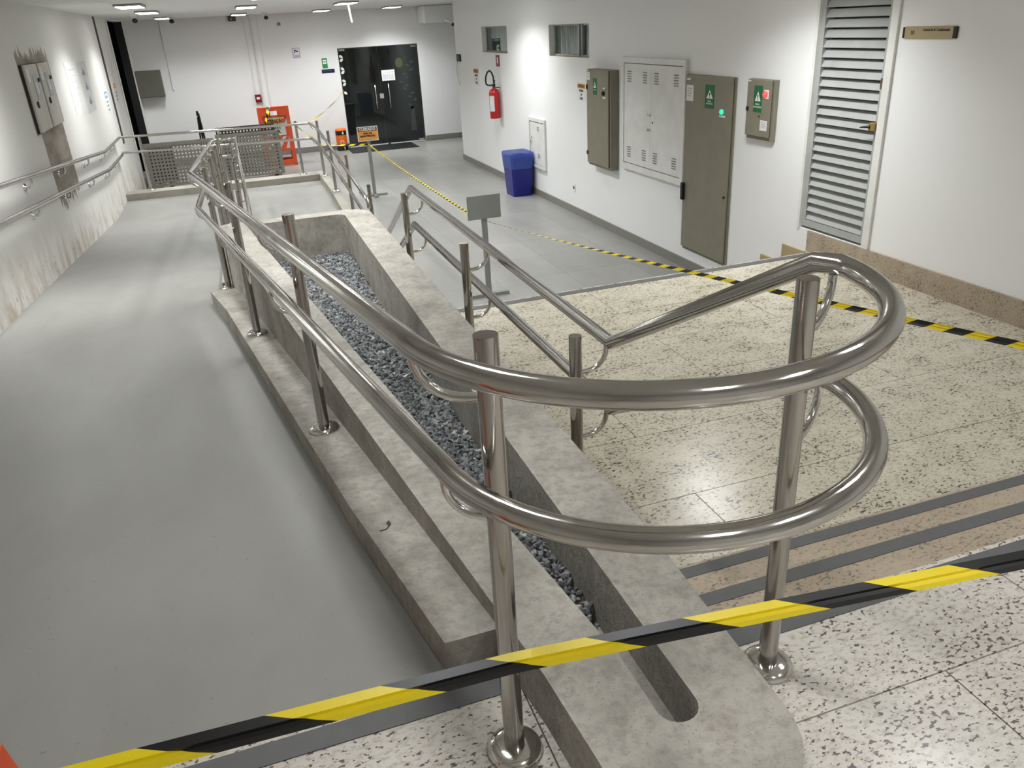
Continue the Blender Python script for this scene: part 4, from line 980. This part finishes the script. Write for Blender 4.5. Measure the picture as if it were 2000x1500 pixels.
# battery collection bin
t = thing('battery_bin', 'orange and black battery-shaped collection bin beside the glass door', 'bin', (2.33, 19.42, Z_HALL))
bx_, by_ = 2.33, 19.42
obj('base', MB().lathe([(0.122, 0), (0.125, 0.005), (0.125, 0.115)], (bx_, by_, Z_HALL), 28), M['black'], t)
obj('body', MB().lathe([(0.125, 0.115), (0.125, 0.345)], (bx_, by_, Z_HALL), 28), M['bin_orange'], t)
bd = obj('band', MB().lathe([(0.1255, 0.345), (0.1255, 0.44)], (bx_, by_, Z_HALL), 28), M['black'], t)
obj('lid', MB().lathe([(0.125, 0.44), (0.122, 0.475), (0.105, 0.49), (0.03, 0.495)], (bx_, by_, Z_HALL), 28), M['bin_orange'], t)
obj('plus_mark', MB().box(bx_ + 0.005, bx_ + 0.055, by_ - 0.129, by_ - 0.118, Z_HALL + 0.384, Z_HALL + 0.402).box(bx_ + 0.022, bx_ + 0.040, by_ - 0.1295, by_ - 0.118, Z_HALL + 0.362, Z_HALL + 0.424), M['white'], bd)
obj('white_mark', MB().box(bx_ + 0.03, bx_ + 0.045, by_ - 0.127, by_ - 0.11, Z_HALL + 0.025, Z_HALL + 0.09), M['white'], t)
rg = MB(); rg.tube([(bx_ - 0.005 + 0.04 * math.cos(R(a)), by_ - 0.127, Z_HALL + 0.19 + 0.03 * math.sin(R(a))) for a in range(-60, 241, 20)], 0.007, 6); obj('loop_mark', rg, M['white'], t)

# ------------------------------------------------------------------ back wall fittings
t = thing('wall_cabinet', 'grey metal box cabinet high on the back wall near the dark doorway', 'cabinet', (-1.52, YB, 0.32), '-Y')
obj('body', MB().box(-0.26, 0.26, 0, 0.53, 0, 0.23, 0.005), M['panel_dark'], t); obj('door', MB().box(-0.25, 0.25, 0.01, 0.52, 0.23, 0.245, 0.003), M['panel_dark'], t); obj('lock', MB().box(-0.13, -0.09, 0.25, 0.27, 0.245, 0.26), M['chrome'], t)
obj('conduit', MB().tube([(-1.085, YB - 0.014, 1.82), (-1.085, YB - 0.014, 0.43), (-1.06, YB - 0.014, 0.41)], 0.013, 8), M['white_metal'], None, 'thin white conduit down the back wall beside the grey box cabinet', 'conduit')
obj('conduit', MB().box(0.60, 0.63, YB - 0.025, YB, -1.02, 1.815), M['white_metal'], None, 'flat white cable trunking on the back wall nearest the grey box cabinet', 'conduit')
obj('conduit', MB().tube([(0.75, YB - 0.02, 1.815), (0.75, YB - 0.02, -1.02)], 0.02, 10), M['white_metal'], None, 'round white conduit down the back wall to the red call point', 'conduit')
obj('conduit', MB().box(0.885, 0.905, YB - 0.02, YB, -1.02, 1.815), M['white_metal'], None, 'narrow white trunking down the back wall behind the folding sign', 'conduit')
t = thing('alarm_call_point', 'red fire alarm call point on the back wall', 'alarm', (0.645, YB, 0.04), '-Y')
obj('case', MB().box(-0.065, 0.065, 0, 0.165, 0.026, 0.07, 0.006), M['red_dark'], t); obj('window_glass', MB().box(-0.035, 0.035, 0.06, 0.11, 0.07, 0.074), M['white'], t)
t = thing('sign', 'pale lilac camera surveillance sign on the back wall', 'sign', (1.625, YB, 0.90), '-Y')
obj('plate', MB().box(-0.085, 0.085, 0, 0.21, 0, 0.004), M['sign_cam'], t); obj('inner_field', MB().box(-0.065, 0.065, 0.06, 0.19, 0.004, 0.005), M['paper'], t)
c = MB(); c.add([(-0.045, 0.145, 0.0055), (0.04, 0.115, 0.0055), (0.05, 0.14, 0.0055), (-0.035, 0.172, 0.0055)], [(0, 1, 2, 3)]); c.box(-0.05, -0.03, 0.10, 0.125, 0.005, 0.0055); obj('camera_pictogram', c, M['ink'], t)
t = thing('sign', 'green and white exit route sign above the navy plaque', 'sign', (2.22, YB, 0.645), '-Y')
obj('plate', MB().box(-0.06, 0.06, 0, 0.21, 0, 0.004), M['green_light'], t); obj('pictogram', MB().box(-0.04, 0.04, 0.14, 0.175, 0.004, 0.005), M['white'], t); obj('pictogram', MB().box(-0.04, 0.04, 0.09, 0.125, 0.004, 0.005), M['white'], t)
t = thing('sign', 'narrow navy blue plaque beside the glass door', 'sign', (2.275, YB, 0.54), '-Y')
obj('plate', MB().box(-0.145, 0.145, 0, 0.08, 0, 0.006), M['navy'], t); obj('print', MB().box(-0.11, 0.09, 0.045, 0.050, 0.006, 0.0066), M['grey_plate'], t)
t = thing('emergency_light', 'dark grey emergency light on the back wall under the ceiling', 'light fitting', (0.39, YB, 1.71), '-Y')
obj('case', MB().box(-0.08, 0.08, 0, 0.10, 0, 0.08, 0.012), M['dark_frame'], t); obj('lens', MB().lathe([(0.02, 0.08), (0.018, 0.09)], (-0.02, 0.04, 0), 12), M['smoke'], t)
t = thing('junction_box', 'small grey junction box high on the back wall', 'box', (1.35, YB, 1.57), '-Y')
obj('case', MB().box(-0.035, 0.035, 0, 0.075, 0, 0.04, 0.006), M['paper2'], t); obj('lid', MB().box(-0.028, 0.028, 0.008, 0.067, 0.04, 0.044), M['grey_plate'], t)
def camera_dome(label, x, y):
    t = thing('security_camera', label, 'camera', (x, y, CEIL - 0.13))
    obj('mount', MB().lathe([(0.05, 0.09), (0.055, 0.13)], (x, y, CEIL - 0.13), 18), M['white'], t)
    obj('arm', MB().tube([(x, y, CEIL - 0.04), (x + 0.01, y - 0.03, CEIL - 0.08)], 0.03, 10), M['white'], t)
    obj('lens', MB().lathe([(0.012, 0.0), (0.036, 0.012), (0.045, 0.035), (0.036, 0.06), (0.012, 0.07)], (x + 0.015, y - 0.06, CEIL - 0.135), 18), M['black'], t)
camera_dome('white security camera on the ceiling nearest the dark doorway', -1.18, 15.0); camera_dome('black-lens security camera on the ceiling above the grey box cabinet', -0.72, 16.9)
camera_dome('black-lens security camera on the ceiling beside the cable trunking', 1.00, 18.2)
t = thing('security_camera', 'small security camera under the beam in the back corner', 'camera', (4.95, 18.4, 1.36)); obj('mount', MB().tube([(4.95, 19.05, 1.50), (4.95, 18.45, 1.42)], 0.02, 8), M['white'], t); obj('lens', MB().lathe([(0.012, 0.0), (0.036, 0.012), (0.045, 0.035), (0.036, 0.06), (0.012, 0.07)], (4.95, 18.4, 1.36), 16), M['black'], t)

# ------------------------------------------------------------------ stained wall fittings
def meter_box(label, y):
    t = thing('meter_box', label, 'meter box', (XL, y, 0.675), '+X')
    obj('body', MB().box(-0.285, 0.285, 0, 0.605, 0, 0.022, 0.004), M['groove'], t)
    d_ = obj('cover', MB().box(-0.28, 0.28, 0.004, 0.603, 0.022, 0.045, 0.006), M['meter'], t)
    obj('viewing_window', MB().box(-0.05, 0.16, 0.28, 0.51, 0.045, 0.049), M['smoke'], d_); obj('dial', MB().box(0.0, 0.08, 0.34, 0.44, 0.049, 0.051), M['paper'], d_)
    obj('seal', MB().box(0.15, 0.22, 0.44, 0.475, 0.045, 0.06), M['black'], d_); obj('lock', MB().lathe([(0.03, 0), (0.03, 0.012)], (-0.14, 0.25, 0.045), 12), M['black'], d_)
    obj('tag_plate', MB().box(-0.25, -0.15, 0.45, 0.57, 0.045, 0.047), M['paper'], d_)
meter_box('beige meter box on the stained wall, the one nearer the camera', 9.12); meter_box('beige meter box on the stained wall, the one beside the taped sheets', 9.75)
t = thing('notice', 'large white printed sheet on the stained wall, nearer the meter boxes', 'notice', (XL, 11.62, 0.64), '+X')
obj('sheet', MB().box(-0.40, 0.40, 0, 0.60, 0, 0.004), M['paper'], t); l = MB()
for i in range(5): l.box(-0.26, 0.26, 0.14 + i * 0.075, 0.146 + i * 0.075, 0.004, 0.005)
l.box(-0.24, 0.24, 0.50, 0.52, 0.004, 0.005); obj('print', l, M['paper2'], t)
t = thing('notice', 'large white printed sheet on the stained wall, farther from the meter boxes', 'notice', (XL, 12.55, 0.59), '+X')
obj('sheet', MB().box(-0.38, 0.38, 0, 0.63, 0, 0.004), M['paper2'], t); l = MB()
for i, v in enumerate((0.10, 0.28, 0.46)): l.box(-0.10, 0.12, v, v + 0.05, 0.004, 0.005); l.box(-0.02, 0.04, v + 0.05, v + 0.09, 0.004, 0.005)
obj('print', l, M['grey_plate'], t)
t = thing('notice', 'small notice with a blue square on the stained wall', 'notice', (XL, 14.2, 0.44), '+X')
obj('sheet', MB().box(-0.19, 0.19, 0, 0.34, 0, 0.003), M['paper'], t); l = MB(); l.box(-0.13, 0.13, 0.22, 0.31, 0.003, 0.004); obj('blue_square', l, plain('light_blue_print', srgb(90, 150, 205), 0.6), t)
obj('blue_square_field', MB().box(-0.08, 0.08, 0.245, 0.285, 0.004, 0.0045), M['white'], t); l = MB(); [l.box(-0.09, 0.09, v, v + 0.022, 0.003, 0.004) for v in (0.04, 0.10, 0.155)]; obj('print', l, M['grey_plate'], t)
t = thing('notice', 'small notice with an orange heading on the wall beside the black joint', 'notice', (XL, 15.55, 0.52), '+X')
obj('sheet', MB().box(-0.19, 0.19, 0, 0.32, 0, 0.003), M['paper'], t); obj('banner', MB().box(-0.15, 0.15, 0.21, 0.29, 0.003, 0.004), M['orange_sign'], t); l = MB(); [l.box(-0.09, 0.09, v, v + 0.03, 0.003, 0.004) for v in (0.02, 0.075, 0.13)]; obj('print', l, M['grey_plate'], t)
# dry leaf on the ledge
lf_ = MB(); lx, ly = 0.225, 2.02; lf_.prism([(lx, ly), (lx + 0.008, ly + 0.012), (lx + 0.006, ly + 0.03), (lx - 0.004, ly + 0.02)], z1(ly) + 0.101, z1(ly) + 0.104); lf_.tube([(lx, ly, z1(ly) + 0.103), (lx - 0.012, ly - 0.012, z1(ly) + 0.103), (lx - 0.03, ly - 0.014, z1(ly) + 0.103)], 0.0012, 5)
obj('dry_leaf', lf_, M['leaf'], None, 'small dark dry leaf lying on the concrete ledge', 'leaf')
